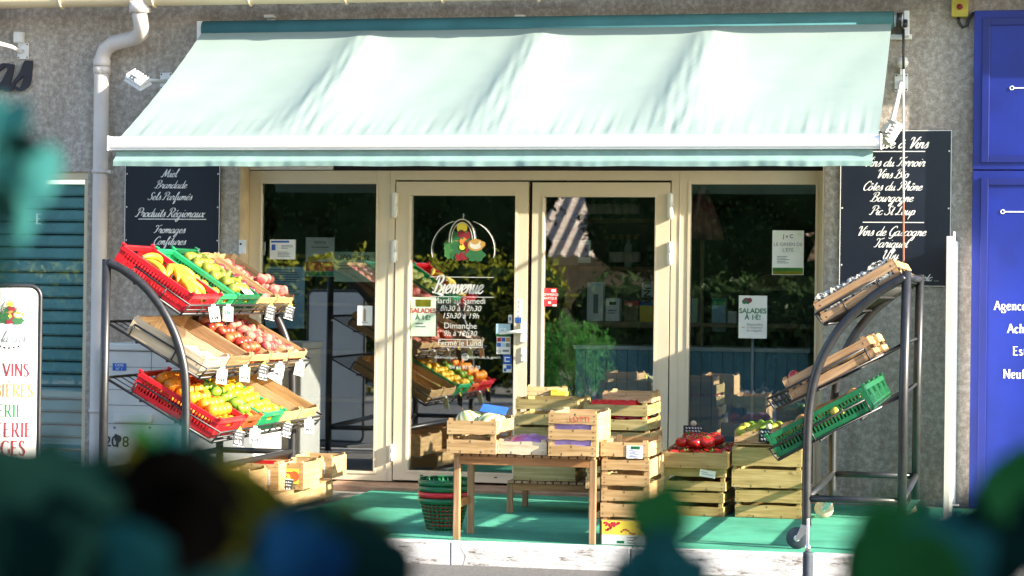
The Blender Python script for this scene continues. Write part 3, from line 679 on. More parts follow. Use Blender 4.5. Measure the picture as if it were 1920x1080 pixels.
sign('black wine board listing Vins du Terroir, Bourgogne and Tariquet in white script', 1575, 1783, 245, 535,
     [('Cave à Vins', 1692, 278, .031, .52), ('-', 1684, 284, 0, .36), ('Vins du Terroir', 1682, 312, .026, .42), ('Vins Bio', 1678, 334, .025, .28), ('Côtes du Rhône', 1678, 357, .025, .43), ('Bourgogne', 1677, 378, .025, .31), ('Pic St Loup', 1678, 403, .025, .37), ('-', 1675, 417, 0, .41), ('Vins de Gascogne', 1676, 442, .026, .47), ('Tariquet', 1675, 464, .026, .25), ('Uby', 1674, 486, .026, .14), ('Costières', 1672, 507, .026, .3), ('etc ...', 1750, 527, .022, .2)])

# ------------------------------------------------------------------ awning
aw = thing('awning', 'pale green fabric awning with white front bar stretched over the shopfront', 'awning', (-3.25, 0, 2.3))
YB = -1.576
xa0, xa1 = P(380, 60, -.14).x, P(1672, 50, -.14).x
xb0, xb1 = P(224, 262, YB).x, P(1647, 262, YB).x
ztop = P(1000, 54, -.16).z; zbar = P(1000, 256, YB).z
ridges = [P(px, 60, -.15).x for px in (690, 1015, 1335)]
nu, nv = 300, 90; vs = []; fs = []; rw = random.Random(5)
ph = [rw.uniform(0, 6.28) for _ in range(40)]; edges = [xa0] + ridges + [xa1]
for j in range(nv+1):
    v = j/nv
    for i in range(nu+1):
        u = i/nu
        x = (xa0*(1-v)+xb0*v)*(1-u) + (xa1*(1-v)+xb1*v)*u
        d = 0
        for k_, xr_ in enumerate(ridges):
            q = x - xr_ + .04*v
            sp_ = .05 + .10*v
            d += .034*(1-.35*v)*math.exp(-(q/(sp_*2.2))**2)
            env = math.exp(-((q+.05*v)/(.06+.16*v))**2)
            d += env*(.0017*math.sin(q*55+v*8+ph[k_]) + .0013*math.sin(q*95-v*17+ph[k_+3]) + .0009*math.sin(q*120+v*95) * min(1, v*3))
            d += .010*v*math.exp(-((q+.12)/.05)**2)*math.sin(v*3) 
        for k_ in range(4):
            a, b = edges[k_], edges[k_+1]
            if a <= x <= b: d -= .028*math.sin(math.pi*(x-a)/(b-a))*math.sin(math.pi*min(1, v*1.05))
        g_ = max(0, (v-.55)/.45)
        d += g_*g_*(.35+.75*math.sin(x*1.9+.6*math.sin(x*4.3))**2)*(.0032*math.sin(x*38+3*math.sin(x*3)+v*4) + .003*math.sin(x*71+ph[7]) + .002*math.sin(x*123))*(1-.6*(1-v))
        d += .0012*math.sin(x*16+v*9)+.0008*math.sin(v*60+x*5)
        d *= min(1, v*9+.12)*min(1, (1-v)*14+.1)
        y = -.16*(1-v) + YB*v; z = ztop*(1-v)+zbar*v - .03*math.sin(math.pi*v)
        L = math.hypot(YB+.16, ztop-zbar); ny = (zbar-ztop)/L; nz = (.16-abs(YB))/L
        vs.append((x, y + d*ny*1.0, z - d*nz))
for j in range(nv):
    for i in range(nu):
        a = j*(nu+1)+i; fs.append((a, a+1, a+nu+2, a+nu+1))
f = MB(); f.add(vs, fs, 0, True)
wpart(f, 'fabric', G('awning_fabric'), aw)
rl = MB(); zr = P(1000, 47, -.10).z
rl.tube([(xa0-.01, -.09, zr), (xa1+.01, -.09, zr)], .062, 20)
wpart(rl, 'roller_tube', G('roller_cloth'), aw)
bk = MB(); bx_ = xa1+.05
bk.tube([(xa1+.012, -.09, zr), (xa1+.075, -.09, zr)], .045, 14); bk.bx(xa1+.08, xa1+.115, -.13, -.003, zr-.11, zr+.06); bk.bx(xa1-.02, xa1+.13, -.05, -.003, zr-.125, zr-.09)
wpart(MB().bx(xa0-.05, xa0-.014, -.13, -.003, zr-.1, zr+.06), 'end_bracket', G('white_metal'), aw, .004)
wpart(bk, 'end_bracket', G('white_metal'), aw, .004)
wpart(MB().tube([(xa1+.03, -.1, zr+.002), (xa1+.065, -.1, zr)], .049, 14).tube([(xa1+.09, -.14, zr-.01), (xa1+.09, -.17, zr-.05)], .016, 8), 'gear', G('black_steel'), aw)
for px in (505, 975, 1571):
    q = P(px, 31, -.05); wpart(MB().bx(q.x-.035, q.x+.035, -.07, -.003, q.z-.01, q.z+.012).bx(q.x-.03, q.x+.03, -.02, -.003, q.z-.1, q.z-.011), 'wall_bracket', G('white_metal'), aw, .003)
xf0, xf1 = P(209, 268, YB).x, P(1651, 268, YB).x
zf = P(1000, 268, YB).z
prof = [(-.052, -.03), (-.058, -.01), (-.055, .015), (-.042, .036), (-.02, .046), (.012, .045), (.02, .03), (.02, -.036), (.0, -.043), (-.045, -.043), (-.04, -.034)]
fb = MB(); n_ = len(prof)
fb.add([(xf0, YB+a, zf+b) for a, b in prof] + [(xf1, YB+a, zf+b) for a, b in prof],
       [tuple(range(n_)), tuple(range(2*n_-1, n_-1, -1))] + [(i, n_+i, n_+(i+1) % n_, (i+1) % n_) for i in range(n_)])
fb.bx(xf0-.008, xf0-.0005, YB-.06, YB+.025, zf-.048, zf+.05); fb.bx(xf1+.0005, xf1+.008, YB-.06, YB+.025, zf-.048, zf+.05)
wpart(fb, 'front_bar', G('white_alu'), aw, .004)
# valance
xv0, xv1 = P(219, 300, YB).x, P(1637, 300, YB).x; zv1 = zf-.044; zv0 = P(1000, 313, YB).z
nu, nv = 700, 12; vs = []; fs = []
for j in range(nv+1):
    v = j/nv
    for i in range(nu+1):
        x = xv0+(xv1-xv0)*i/nu
        fl = max(0, (v-.30)/.70)
        kk = .5+.5*math.sin(x*2.1+1.5*math.sin(x*1.3))
        fold = (.006*math.sin(x*11+2.5*math.sin(x*2.3)) + .0035*math.sin(x*29+3*math.sin(x*3.7)) + .0018*math.sin(x*67+2*math.sin(x*5)))*(.28+.42*math.sin(x*1.9+1)**2)
        y = YB-.012 - .060*min(1, fl*1.9)*(.8+.3*kk) + fold*fl*1.2
        vs.append((x, y, zv1 + (zv0-zv1)*v - .0015*fl*math.sin(x*9+math.sin(x*5)) + .002*(1-kk)*fl))
for j in range(nv):
    for i in range(nu):
        a = j*(nu+1)+i; fs.append((a, a+1, a+nu+2, a+nu+1))
va = MB(); va.add(vs, fs, 0, True)
wpart(va, 'valance', G('valance_cloth'), aw)
# folding arms under the cloth
ar = MB()
for X in (xa0+.6, xa1-.6):
    ar.tube([(X, -.08, zr-.1), (X+.45, -.8, (zr+zf)/2-.12), (X, YB+.03, zf-.01)], .022, 8); ar.bx(X-.05, X+.05, -.12, -.003, zr-.18, zr-.03)
wpart(ar, 'folding_arm', G('white_metal'), aw)
# crank rod hanging from the gear
cr = thing('crank_rod', 'thin white and copper crank rod hanging from the right end of the awning', 'rod', P(1697, 500, -.17))
q0 = P(1694, 55, -.17); q1 = P(1694, 505, -.19); qm = P(1694, 380, -.185); 
wpart(MB().tube([q0, P(1694, 130, -.172)], .009, 8), 'universal_joint', G('black_steel'), cr)
wpart(MB().tube([P(1694, 130, -.172), qm], .0075, 8), 'rod', G('white_metal'), cr)
wpart(MB().tube([qm, q1, q1+Vector((.02, -.03, -.02)), q1+Vector((.02, -.03, -.16))], .0075, 8), 'handle', simple('copper', (.42, .18, .12), .35, metal=.4), cr)

# ------------------------------------------------------------------ wall lamps
def lamp(label, base, elbow, head, rot, ball=False):
    l = thing('wall_lamp', label, 'lamp', base)
    pb = MB().bx(base.x-.045, base.x+.045, -.014, -.003, base.z-.06, base.z+.06)
    for sx_ in (-.034, .034):
        for sz in (-.048, .048): pb.disc(base.x+sx_, base.z+sz, .006, -.0155, 8, 1)
    wpart(pb, 'wall_plate', [G('white_metal'), G('dark_gap')], l, .003)
    if ball: wpart(MB().lathe([(.004, -.04), (.03, -.032), (.041, 0), (.03, .032), (.004, .04)], 18, M=T(base.x+.01, -.06, base.z+.13)).bx(base.x-.006, base.x+.016, -.05, -.014, base.z+.05, base.z+.095), 'sensor', G('white_metal'), l)
    wpart(MB().tube([base+Vector((0, -.014, 0)), base+Vector((.0, -.06, -.01)), elbow, head], .015, 10), 'arm', G('white_metal'), l)
    h = MB(); h.bx(-.075, .075, -.05, .05, -.014, .014)
    for i in range(6): h.bx(-.066+i*.0264-.004, -.066+i*.0264+.004, -.046, .046, .0145, .036)
    h.bx(-.03, .03, -.03, .03, .036, .05)
    h.prism([(-.085, -.03), (.085, -.03), (.078, -.0145), (-.078, -.0145)], -.058, .058)
    me = h.mesh('lamp_head', G('white_metal')); me.transform(l.matrix_basis.inverted() @ Matrix.Translation(head) @ rot)
    o = link('lamp_head', me, l, .003)
    g_ = MB().bx(-.07, .07, -.045, .045, -.034, -.0305); me = g_.mesh('lens', G('paper_white')); me.transform(l.matrix_basis.inverted() @ Matrix.Translation(head) @ rot)
    link('lens', me, o)
    return l
b0 = P(1690, 155, -.003); lamp('white floodlight on a bent arm beside the black wine board, under a ball sensor', b0, P(1681, 195, -.35), P(1668, 247, -.62), RZ(R(25)) @ RY(R(-58)) @ RX(R(20)), True)
b0 = P(312, 152, -.003); lamp('white floodlight poking out left of the awning near the downpipe', b0, P(295, 152, -.25), P(258, 149, -.45), RZ(R(-15)) @ RY(R(28)) @ RX(R(35)))
b0 = P(44, 96, -.003); lamp('white lamp arm on a plate above the black script lettering', b0, P(22, 88, -.3), P(-30, 74, -.8), RX(R(20)))
jb = thing('junction_box', 'small white junction box above the lamp plate at the far left', 'box', P(38, 71, -.003))
MB().bx(-.035, .035, -.045, 0, -.04, .04).bx(-.03, .03, -.05, -.0455, -.035, .035).build('case', G('white_metal'), jb, .005); MB().tube([(0, -.02, -.04), (0, -.015, -.07)], .008, 8).build('cable_gland', G('white_metal'), jb)
ls = thing('wall_lettering', 'black metal script letters ending in as on the stucco at far left', 'lettering', P(30, 160, -.03))
le = MB(); q = P(-22, 168, -.03)
script_text(le, 'as', .185, q.x, -.03, q.z, wmin=.10, wmax=.34, shear=.25, sx=1.0, align='L')
o = wpart(le, 'letters', G('ink'), ls); sol = o.modifiers.new('solid', 'SOLIDIFY'); sol.thickness = .016; sol.offset = -1
# yellow box with cable
yb_ = thing('alarm_box', 'yellow box with a round black button and hanging cable by the blue shopfront', 'alarm', P(1800, 15, -.003))
b = MB().bx(-.055, .055, -.06, 0, -.065, .12); b.build('case', G('yellow_box'), yb_, .006)
MB().lathe([(.02, 0), (.02, .008), (.012, .012)], 14, M=T(0, -.0605, .0) @ RX(R(90))).build('button', G('ink_maroon'), yb_)
MB().tube([(-.01, -.03, -.065), (-.005, -.03, -.1), (.02, -.03, -.135), (.05, -.03, -.12), (.06, -.03, -.08), (.085, -.02, -.04), (.16, -.01, -.03)], .011, 8).build('cable', G('black_wire'), yb_)
# ------------------------------------------------------------------ crates
CACHE = {}
def plank(mb, x0, x1, y0, y1, z0, z1, seed, mi=0, axis=0):
    """a thin board with slightly wavy long edges"""
    r_ = random.Random(seed); n = 6; vs = []
    L0, L1 = (x0, x1) if axis == 0 else (y0, y1)
    wob = [(r_.uniform(-.003, .003), r_.uniform(-.003, .003)) for _ in range(n+1)]
    for i in range(n+1):
        t = L0+(L1-L0)*i/n
        for (q, z) in ((0, z0+wob[i][0]), (1, z0+wob[i][0]), (1, z1+wob[i][1]), (0, z1+wob[i][1])):
            vs.append((t, (y0, y1)[q], z) if axis == 0 else ((x0, x1)[q], t, z))
    fs = []
    for i in range(n):
        for a, b in ((0, 1), (1, 2), (2, 3), (3, 0)): 
            f = (4*i+a, 4*i+b, 4*i+4+b, 4*i+4+a); fs.append(f if axis == 0 else f[::-1])
    e0, e1 = (0, 3, 2, 1), (4*n, 4*n+1, 4*n+2, 4*n+3); fs += [e0, e1] if axis == 0 else [e0[::-1], e1[::-1]]
    if axis == 0: fs = [f[::-1] for f in fs]; fs = fs
    mb.add(vs, fs, mi)
def crate_meshes(W_, D_, H_, nx, ny, gap):
    key = ('w', W_, D_, H_, nx, ny, gap)
    if key in CACHE: return CACHE[key]
    sd = hash(key) % 1000; t = .007
    def slats(n): 
        h = (H_ - gap*(n-1))/n; return [(i*(h+gap), i*(h+gap)+h) for i in range(n)]
    out = []
    for s in (-1, 1):
        m_ = MB(); y = s*(D_/2 - t/2)
        for i, (a, b) in enumerate(slats(nx)):
            plank(m_, -W_/2, W_/2, y-t/2, y+t/2, a+.002, b, sd+i+s*7)
            for xx in (-W_/2+.018, W_/2-.018):
                for zz in ((a+.018, b-.016) if b-a > .05 else ((a+b)/2,)): m_.box((xx + .004*((i*7+3) % 3-1), s*(D_/2+.0006), zz), (.0032, .0016, .006), 1)
            if b-a > .045: m_.box((-W_*.02+.01*i, s*(D_/2+.0006), b-.008), (.003, .0016, .013), 1); 
            if i == 0: 
                for q in (-.22, .2): m_.box((W_*q, s*(D_/2+.0006), a+.011), (.003, .0016, .014), 1)
        out.append(('side', m_.mesh('side', [WX, NAIL])))
    for s in (-1, 1):
        m_ = MB(); x = s*(W_/2 - t/2)
        for i, (a, b) in enumerate(slats(ny)):
            plank(m_, x-t/2, x+t/2, -D_/2+t+.001, D_/2-t-.001, a+.002, b, sd+40+i+s*3, 0, 1)
            for yy in (-D_/2+.03, D_/2-.03): m_.box((s*(W_/2+.0006), yy, (a+b)/2), (.0016, .003, .012), 1)
        out.append(('end', m_.mesh('end', [WY, NAIL])))
    m_ = MB(); nb = max(3, int(D_/.1)); wb = D_/nb
    for i in range(nb): m_.bx(-W_/2+t+.001, W_/2-t-.001, -D_/2+t+.002+i*(D_-2*t-.004)/nb, -D_/2+t+.002+(i+.9)*(D_-2*t-.004)/nb, .0, .005)
    out.append(('base', m_.mesh('base', WX)))
    c_ = .026
    for sx_ in (-1, 1):
        for sy in (-1, 1):
            a = (sx_*(W_/2-t-.0005), sy*(D_/2-t-.0005)); m_ = MB()
            b = (a[0]-sx_*c_, a[1]); d = (a[0], a[1]-sy*c_)
            pts = [a, b, d] if sx_*sy > 0 else [a, d, b]
            zt_ = H_+.012
            m_.add([(x, y, .006) for x, y in pts]+[(x, y, zt_) for x, y in pts], [(2, 1, 0), (3, 4, 5), (0, 1, 4, 3), (1, 2, 5, 4), (2, 0, 3, 5)])
            out.append(('corner_post', m_.mesh('corner_post', WZ)))
    CACHE[key] = out; return out
def wood_crate(M, W_, D_, H_, label, group=None, nx=2, ny=2, gap=.022, tint=None):
    t = thing('wooden_crate', label, 'crate', M, group)
    for nm, me in crate_meshes(W_, D_, H_, nx, ny, gap):
        if tint:
            k = (me.name, tint)
            if k not in CACHE:
                CACHE[k] = me.copy(); ax_ = me.materials[0].name[-1]; CACHE[k].materials[0] = G(tint+'_wood_'+ax_)
            me = CACHE[k]
        link(nm, me, t)
    return t
def plastic_meshes(W_, D_, H_, mt):
    key = ('p', W_, D_, H_, mt)
    if key in CACHE: return CACHE[key]
    b = MB(); t = .008
    b.bx(-W_/2+t, W_/2-t, -D_/2+t, D_/2-t, 0, .006)
    for (axis, L, O) in ((0, W_, D_), (1, D_, W_)):
        for s in (-1, 1):
            o0, o1 = sorted((s*(O/2), s*(O/2-t)))
            def put(a0, a1, z0, z1):
                if axis == 0: b.bx(a0, a1, o0, o1, z0, z1)
                else: b.bx(o0, o1, a0, a1, z0, z1)
            e = L/2 - (0 if axis == 0 else t+.0005)
            put(-e, e, 0.0065, .03)
            n = int(L/.024); pitch = (2*e-.06)/n
            put(-e, -e+.03, .0305, H_-.03); put(e-.03, e, .0305, H_-.03)
            for i in range(n):
                c_ = -e+.03+(i+.5)*pitch
                if H_ > .1 and axis == 0 and abs(c_) < .055: put(c_-.005, c_+.005, .0305, H_*.55)
                else: put(c_-.0045, c_+.0045, .0305, H_-.03)
            put(-e+.031, e-.031, H_*.56, H_*.56+.010) if axis == 1 else None
    r = MB()
    for s in (-1, 1):
        r.bx(-W_/2-.006, W_/2+.006, *sorted((s*(D_/2+.006), s*(D_/2-.014))), H_-.029, H_)
        r.bx(*sorted((s*(W_/2+.006), s*(W_/2-.014))), -D_/2+.0145, D_/2-.0145, H_-.029, H_)
        for q in (-1, 1): r.bx(q*W_/2-.012, q*W_/2+.012, s*D_/2-.012, s*D_/2+.012, H_+.0005, H_+.014)
    out = [('basket_wall', b.mesh('basket_wall', G(mt)), .0), ('rim', r.mesh('rim', G(mt)), .003)]
    CACHE[key] = out; return out
def plastic_crate(M, W_, D_, H_, mt, label, group=None):
    t = thing('plastic_crate', label, 'crate', M, group)
    for nm, me, bv in plastic_meshes(W_, D_, H_, mt): link(nm, me, t, bv)
    return t

# ------------------------------------------------------------------ fruit
def ball(r, fn, n=18, k=11):
    pr = []
    for i in range(k+1):
        a = math.pi*i/k; pr.append(fn(a))
    return [(max(.0004, r*x), r*z) for x, z in pr]
def fruit_mesh(kind):
    if kind in CACHE: return CACHE[kind]
    m_ = MB(); parts = []
    if kind in ('orange', 'garlic', 'onion'):
        m_.lathe(ball(.037, lambda a: (math.sin(a), -.95*math.cos(a))), 18); m_.lathe([(.004, .034), (.003, .038)], 6)
    elif kind in ('lemon', 'lime'):
        m_.lathe(ball(.031, lambda a: (math.sin(a)**1.0*.95, -1.12*math.cos(a) - .18*math.copysign(abs(math.cos(a))**7, math.cos(a)))), 16, M=RX(R(90)))
    elif kind in ('apple', 'peach', 'plum'):
        r = {'apple': .037, 'peach': .036, 'plum': .031}[kind]
        groove = (lambda a, z: 1-.06*math.exp(-(math.sin(a/2)/.12)**2)) if kind != 'apple' else (lambda a, z: 1+.015*math.cos(5*a))
        m_.lathe(ball(r, lambda a: (math.sin(a)*(1+.06*math.cos(a-math.pi)), -.92*math.cos(a) - .22*math.exp(-((math.pi-a)/.42)**2) + .10*math.exp(-(a/.35)**2))), 20, fn=groove)
    elif kind == 'pear':
        pr = [(0.0005, -.036), (.014, -.037), (.028, -.028), (.034, -.012), (.033, .004), (.026, .02), (.019, .034), (.015, .046), (.010, .054), (.0005, .056)]
        m_.lathe(pr, 18)
    elif kind == 'tomato':
        m_.lathe(ball(.045, lambda a: (math.sin(a)**.85, -.68*math.cos(a) - .16*math.exp(-((math.pi-a)/.4)**2))), 36, fn=lambda a, z: 1+.055*abs(math.cos(4.5*a)))
    elif kind == 'squash':
        pr = [(.0005, -.06), (.018, -.057), (.03, -.04), (.033, -.015), (.027, .01), (.019, .035), (.015, .058), (.0005, .064)]
        m_.lathe(pr, 16, M=RX(R(80)))
    elif kind == 'melon':
        m_.lathe(ball(.075, lambda a: (math.sin(a), -.97*math.cos(a))), 60, fn=lambda a, z: 1-.035*abs(math.cos(5*a))**6)
    mt = G(kind); me = m_.mesh(kind, mt)
    st = None
    if kind in ('apple', 'pear', 'melon'):
        z = {'apple': .027, 'pear': .054, 'melon': .07}[kind]
        s_ = MB().tube([(0, 0, z), (.002, 0, z+.012), (.006, 0, z+.022)], .0022, 5); st = ('stalk', s_.mesh('stalk', G('stem')))
    if kind == 'tomato':
        s_ = MB()
        for i in range(5):
            a = i*1.2566; c_, s2 = math.cos(a), math.sin(a)
            s_.add([(0, 0, .025), (.012*c_-.005*s2, .012*s2+.005*c_, .029), (.026*c_, .026*s2, .031), (.012*c_+.005*s2, .012*s2-.005*c_, .029)], [(0, 3, 2, 1)])
        s_.tube([(0, 0, .024), (.001, 0, .036)], .003, 5); st = ('calyx', s_.mesh('calyx', G('calyx')))
    CACHE[kind] = (me, st); return CACHE[kind]
def fruit(kind, M, label, group, sc=1.0, up=False):
    me, st = fruit_mesh(kind)
    rot = Euler((rnd.uniform(-.5, .5), rnd.uniform(-.5, .5), rnd.uniform(0, 6.28))) if up else Euler((rnd.uniform(0, 6.28), rnd.uniform(0, 6.28), rnd.uniform(0, 6.28)))
    k = sc*rnd.uniform(.88, 1.10)
    o = link(kind, me, None, 0, M @ rot.to_matrix().to_4x4() @ Matrix.Scale(k, 4))
    tag(o, label, kind, group)
    if st: link(st[0], st[1], o)
    return o
def fill(Mc, W_, D_, kind, r, label, group, z0=.012, y0=None, y1=None, layers=1, dens=1.0, up=False, sc=1.0, x0=None, x1=None):
    """lay fruit of radius r over the floor of a crate, downslope end first"""
    x0 = -W_/2+r+.012 if x0 is None else x0; x1 = W_/2-r-.012 if x1 is None else x1
    y0 = -D_/2+r+.012 if y0 is None else y0; y1 = D_/2-r-.012 if y1 is None else y1
    for L in range(layers):
        nx = max(1, int((x1-x0)/(2*r*.98))+1 - L); ny = max(1, int((y1-y0)/(2*r*.9))+1 - L)
        for j in range(ny):
            for i in range(nx):
                if rnd.random() > dens: continue
                fx_ = (i+.5*(j % 2)*.9)/max(1, nx-1+.45) if nx > 1 else .5
                x = x0+L*r+(x1-x0-2*L*r)*min(1, fx_)+rnd.uniform(-.1, .1)*r; y = y0+L*r+(y1-y0-2*L*r)*(j/max(1, ny-1))+rnd.uniform(-.1, .1)*r
                fruit(kind, Mc @ T(x, y, z0+r+L*1.55*r+rnd.uniform(-.003, .004)), label, group, sc, up)
def banana_mesh(n, seed):
    key = ('ban', n, seed)
    if key in CACHE: return CACHE[key]
    r_ = random.Random(seed); m_ = MB(); crown = Vector((0, 0, .03))
    for i in range(n):
        f_ = (i-(n-1)/2)/max(1, n-1); A = f_*1.5 + r_.uniform(-.08, .08); pts = []; rs = []
        L = .23+r_.uniform(-.02, .02)
        for k in range(11):
            t = k/10; ang = t*1.25
            rad = L*math.sin(ang)/1.25*1.2; hh = .03 - .02*t + .045*math.sin(t*3.0)*(.6+.4*abs(f_)) + .012*(i % 2)
            pts.append((math.cos(A)*rad + .012*math.sin(A)*-1, math.sin(A)*rad, hh))
            rs.append(.0215*(min(1, .32+2.6*t) if t < .5 else min(1, .26+2.4*(1-t))))
        m_.tube(pts, rs, 8, 0)
        m_.tube([pts[-1], tuple(Vector(pts[-1])+(Vector(pts[-1])-Vector(pts[-2]))*.6)], [.005, .003], 6, 1)
    m_.lathe([(.006, .02), (.016, .028), (.014, .045), (.004, .05)], 8, 1)
    CACHE[key] = m_.mesh('banana_bunch', [G('banana'), G('banana_tip')]); return CACHE[key]
def bananas(M, n, seed, label, group=None):
    return tag(link('banana_bunch', banana_mesh(n, seed), None, 0, M), label, 'bananas', group)

# ------------------------------------------------------------------ price tags
def price_tag(pos, label, style='white', rot=0.0, w=.066, h=.092, tilt=-12, clip=True, lean=0):
    M = Matrix.Translation(Vector(pos)) @ RZ(rot) @ RY(R(lean)) @ RX(R(tilt))
    t = thing('price_tag', label, 'price tag', M, 'price tags on the crates and racks')
    base = {'white': 'tag_card', 'green': 'tag_card', 'slate': 'slate', 'teal': 'paper_green'}[style]
    MB().bx(-w/2, w/2, -.002, .002, -h, 0).build('card', G(base), t, .0015)
    ink = {'white': 'ink', 'green': 'ink_green', 'slate': 'letter_white', 'teal': 'ink'}[style]
    l = MB(); r_ = random.Random(int(abs(pos[0]*977+pos[1]*313+pos[2]*71)*1000)); z = -.016
    rows = [(.010, 1), (.010, 1), (.026, 2)] if style != 'green' else [(.05, 3), (.012, 1)]
    for hh, wt in rows:
        x = -w/2+.010
        while x < w/2-.014:
            L = r_.uniform(.006, .012)*(1.4 if wt > 1 else 1)
            pts = catmull([(x, z-hh*r_.uniform(0, 1)), (x+L*.3, z-hh*r_.uniform(0, .3)), (x+L*.6, z-hh*r_.uniform(.6, 1)), (x+L, z-hh*r_.uniform(0, 1))], 3)
            ribbon(l, pts, .0022*wt*.8, .0036*wt*.8, -.0028, lambda a, b: (a, b)); x += L+.003
        z -= hh+.009
    if style == 'slate':
        for a, b, c_, d in ((-w/2, w/2, -.004, -.001), (-w/2, w/2, -h+.001, -h+.004)): l.bx(a, b, -.0034, -.0022, c_, d)
    l.build('lettering', G(ink), t)
    if clip:
        c_ = MB(); 
        if style == 'slate': c_.prism([(-.016, 0), (.016, 0), (.0, .028)], -.004, .004)
        else: c_.bx(-.012, .012, -.006, .006, -.006, .014)
        c_.build('clip', G('paper_yellow' if style == 'slate' else 'vinyl_white'), t)
    return t

# ------------------------------------------------------------------ display racks
def shelf_frame(B, F):
    """B back point, F front point in XZ (Vectors). returns matrix with origin at the front edge, y up the slope, z normal"""
    e = Vector((F.x-B.x, 0, F.z-B.z)); L = e.length; y = -e.normalized()
    z = Vector((-y.z, 0, y.x)) if y.x > 0 else Vector((y.z, 0, -y.x))
    if z.z < 0: z = -z
    x = y.cross(z)
    M = Matrix(((x.x, y.x, z.x, F.x), (x.y, y.y, z.y, 0), (x.z, y.z, z.z, F.z), (0, 0, 0, 1)))
    return M, L
def rack(label, Yn, Yf, curve, post, shelves, bars, sign_):
    """curve/post/shelves are pixel outlines of the near frame, turned into points of the plane Y=Yn"""
    c = [P(a, b, Yn) for a, b in curve]; pst = [P(a, b, Yn) for a, b in post]
    root = thing('display_rack', label, 'rack', ((c[0].x+pst[0].x)/2, (Yn+Yf)/2, 0))
    cc = [Vector((a, Yn, b)) for a, b in catmull([(p.x, p.z) for p in c], 5)]
    for Y in (Yn, Yf):
        m_ = MB(); m_.tube([(p.x, Y, p.z) for p in cc], .026, 12); m_.tube([(p.x, Y, p.z) for p in pst], .026, 12)
        m_.tube([(c[0].x, Y, bars), (pst[0].x, Y, bars)], .02, 10)
        wpart(m_, 'side_frame', G('black_steel'), root)
    tp = Vector((pst[-1].x, 0, pst[-1].z))
    for nm, X, Z in (('top_bar', tp.x, tp.z-.03), ('base_bar', c[0].x, bars), ('base_bar', pst[0].x, bars)):
        wpart(MB().tube([(X, Yn+.02, Z), (X, Yf-.02, Z)], .02, 10), nm, G('black_steel'), root)
    out = []
    for (b, f_) in shelves:
        B, F = P(*b, Yn), P(*f_, Yn); M, L = shelf_frame(B, F); m_ = MB(); w = abs(Yf-Yn)
        Yc = (Yn+Yf)/2; M = T(0, Yc, 0) @ M; h = w/2
        tb = lambda pts, r: m_.tube(pts, r, 6, M=M)
        tb([(-h, 0, 0), (h, 0, 0), (h, L, 0), (-h, L, 0), (-h, 0, 0)], .009)
        for y in (L*.33, L*.66): tb([(-h, y, -.012), (h, y, -.012)], .007)
        n = 18
        for i in range(1, n): tb([(-h+w*i/n, .005, .002), (-h+w*i/n, L, .002)], .0035)
        zl = .075
        tb([(-h, L*.75, zl), (-h, -.02, zl), (h, -.02, zl), (h, L*.75, zl)], .0065)
        tb([(-h, L*.75, zl), (-h, L*.75, 0)], .0055); tb([(h, L*.75, zl), (h, L*.75, 0)], .0055)
        for i in range(9): 
            x = -h+w*i/8; tb([(x, -.02, zl), (x, -.004, 0)], .005)
        tb([(-h, -.012, zl*.5), (h, -.012, zl*.5)], .005)
        for s in (-1, 1): tb([(s*h, L*.3, zl), (s*h, L*.3, 0)], .005)
        wpart(m_, 'wire_shelf', G('black_wire'), root)
        out.append((M, L, h))
    for X in (c[0].x, pst[0].x):
        for Y in (Yn, Yf):
            fk = MB(); rr = .06
            dx = -.05*sign_
            fk.tube([(X, Y, .135), (X, Y, .20)], .017, 10); fk.bx(X-.03, X+.03, Y-.025, Y+.025, .128, .136)
            for s in (-1, 1): fk.prism([(X-.028, .128), (X+.028, .128), (X+dx+.014, .05), (X+dx-.014, .05)], Y+s*.022-.002, Y+s*.022+.002)
            o = wpart(fk, 'caster', G('chrome'), root, .001)
            wl_ = MB().lathe([(.018, -.014), (rr-.006, -.015), (rr, -.009), (rr, .009), (rr-.006, .015), (.018, .014)], 24, M=T(X+dx, Y, rr) @ RX(R(90)))
            wl_.lathe([(.018, -.017), (.018, .017)], 12, 1, M=T(X+dx, Y, rr) @ RX(R(90)))
            me = wl_.mesh('wheel', [G('rubber') if Y == Yn else G('cream_rubber'), G('white_metal')]); link('wheel', me, o)
    return root, out
YLN, YLF = -3.15, -1.15
lr, LS = rack('black steel tiered display rack of fruit left of the shop window', YLN, YLF,
     [(345, 985), (348, 850), (348, 720), (340, 665), (325, 620), (300, 573), (268, 534), (234, 507), (203, 492)], [(192, 985), (195, 740), (200, 486)],
     [((209, 497), (338, 589)), ((198, 603), (372, 709)), ((197, 708), (396, 829))], .32, -1)
YRN, YRF = -3.03, -1.2
rr_, RS = rack('black steel tiered display rack in front of the wine board', YRN, YRF,
     [(1512, 985), (1513, 860), (1517, 770), (1530, 700), (1555, 645), (1590, 598), (1630, 562), (1665, 537), (1697, 520)], [(1690, 990), (1694, 740), (1700, 508)],
     [((1692, 526), (1546, 608)), ((1692, 645), (1456, 768)), ((1692, 742), (1460, 862))], .28, 1)
def on_shelf(S, off, y0, W_, D_, z=.006):
    """crate matrix: off metres from the near frame, front end y0 up the slope"""
    M, L, h = S; s = 1 if (M @ Vector((1, 0, 0)) - M @ Vector((0, 0, 0))).y > 0 else -1
    return M @ T(s*(-h+off+W_/2), y0+D_/2, z)
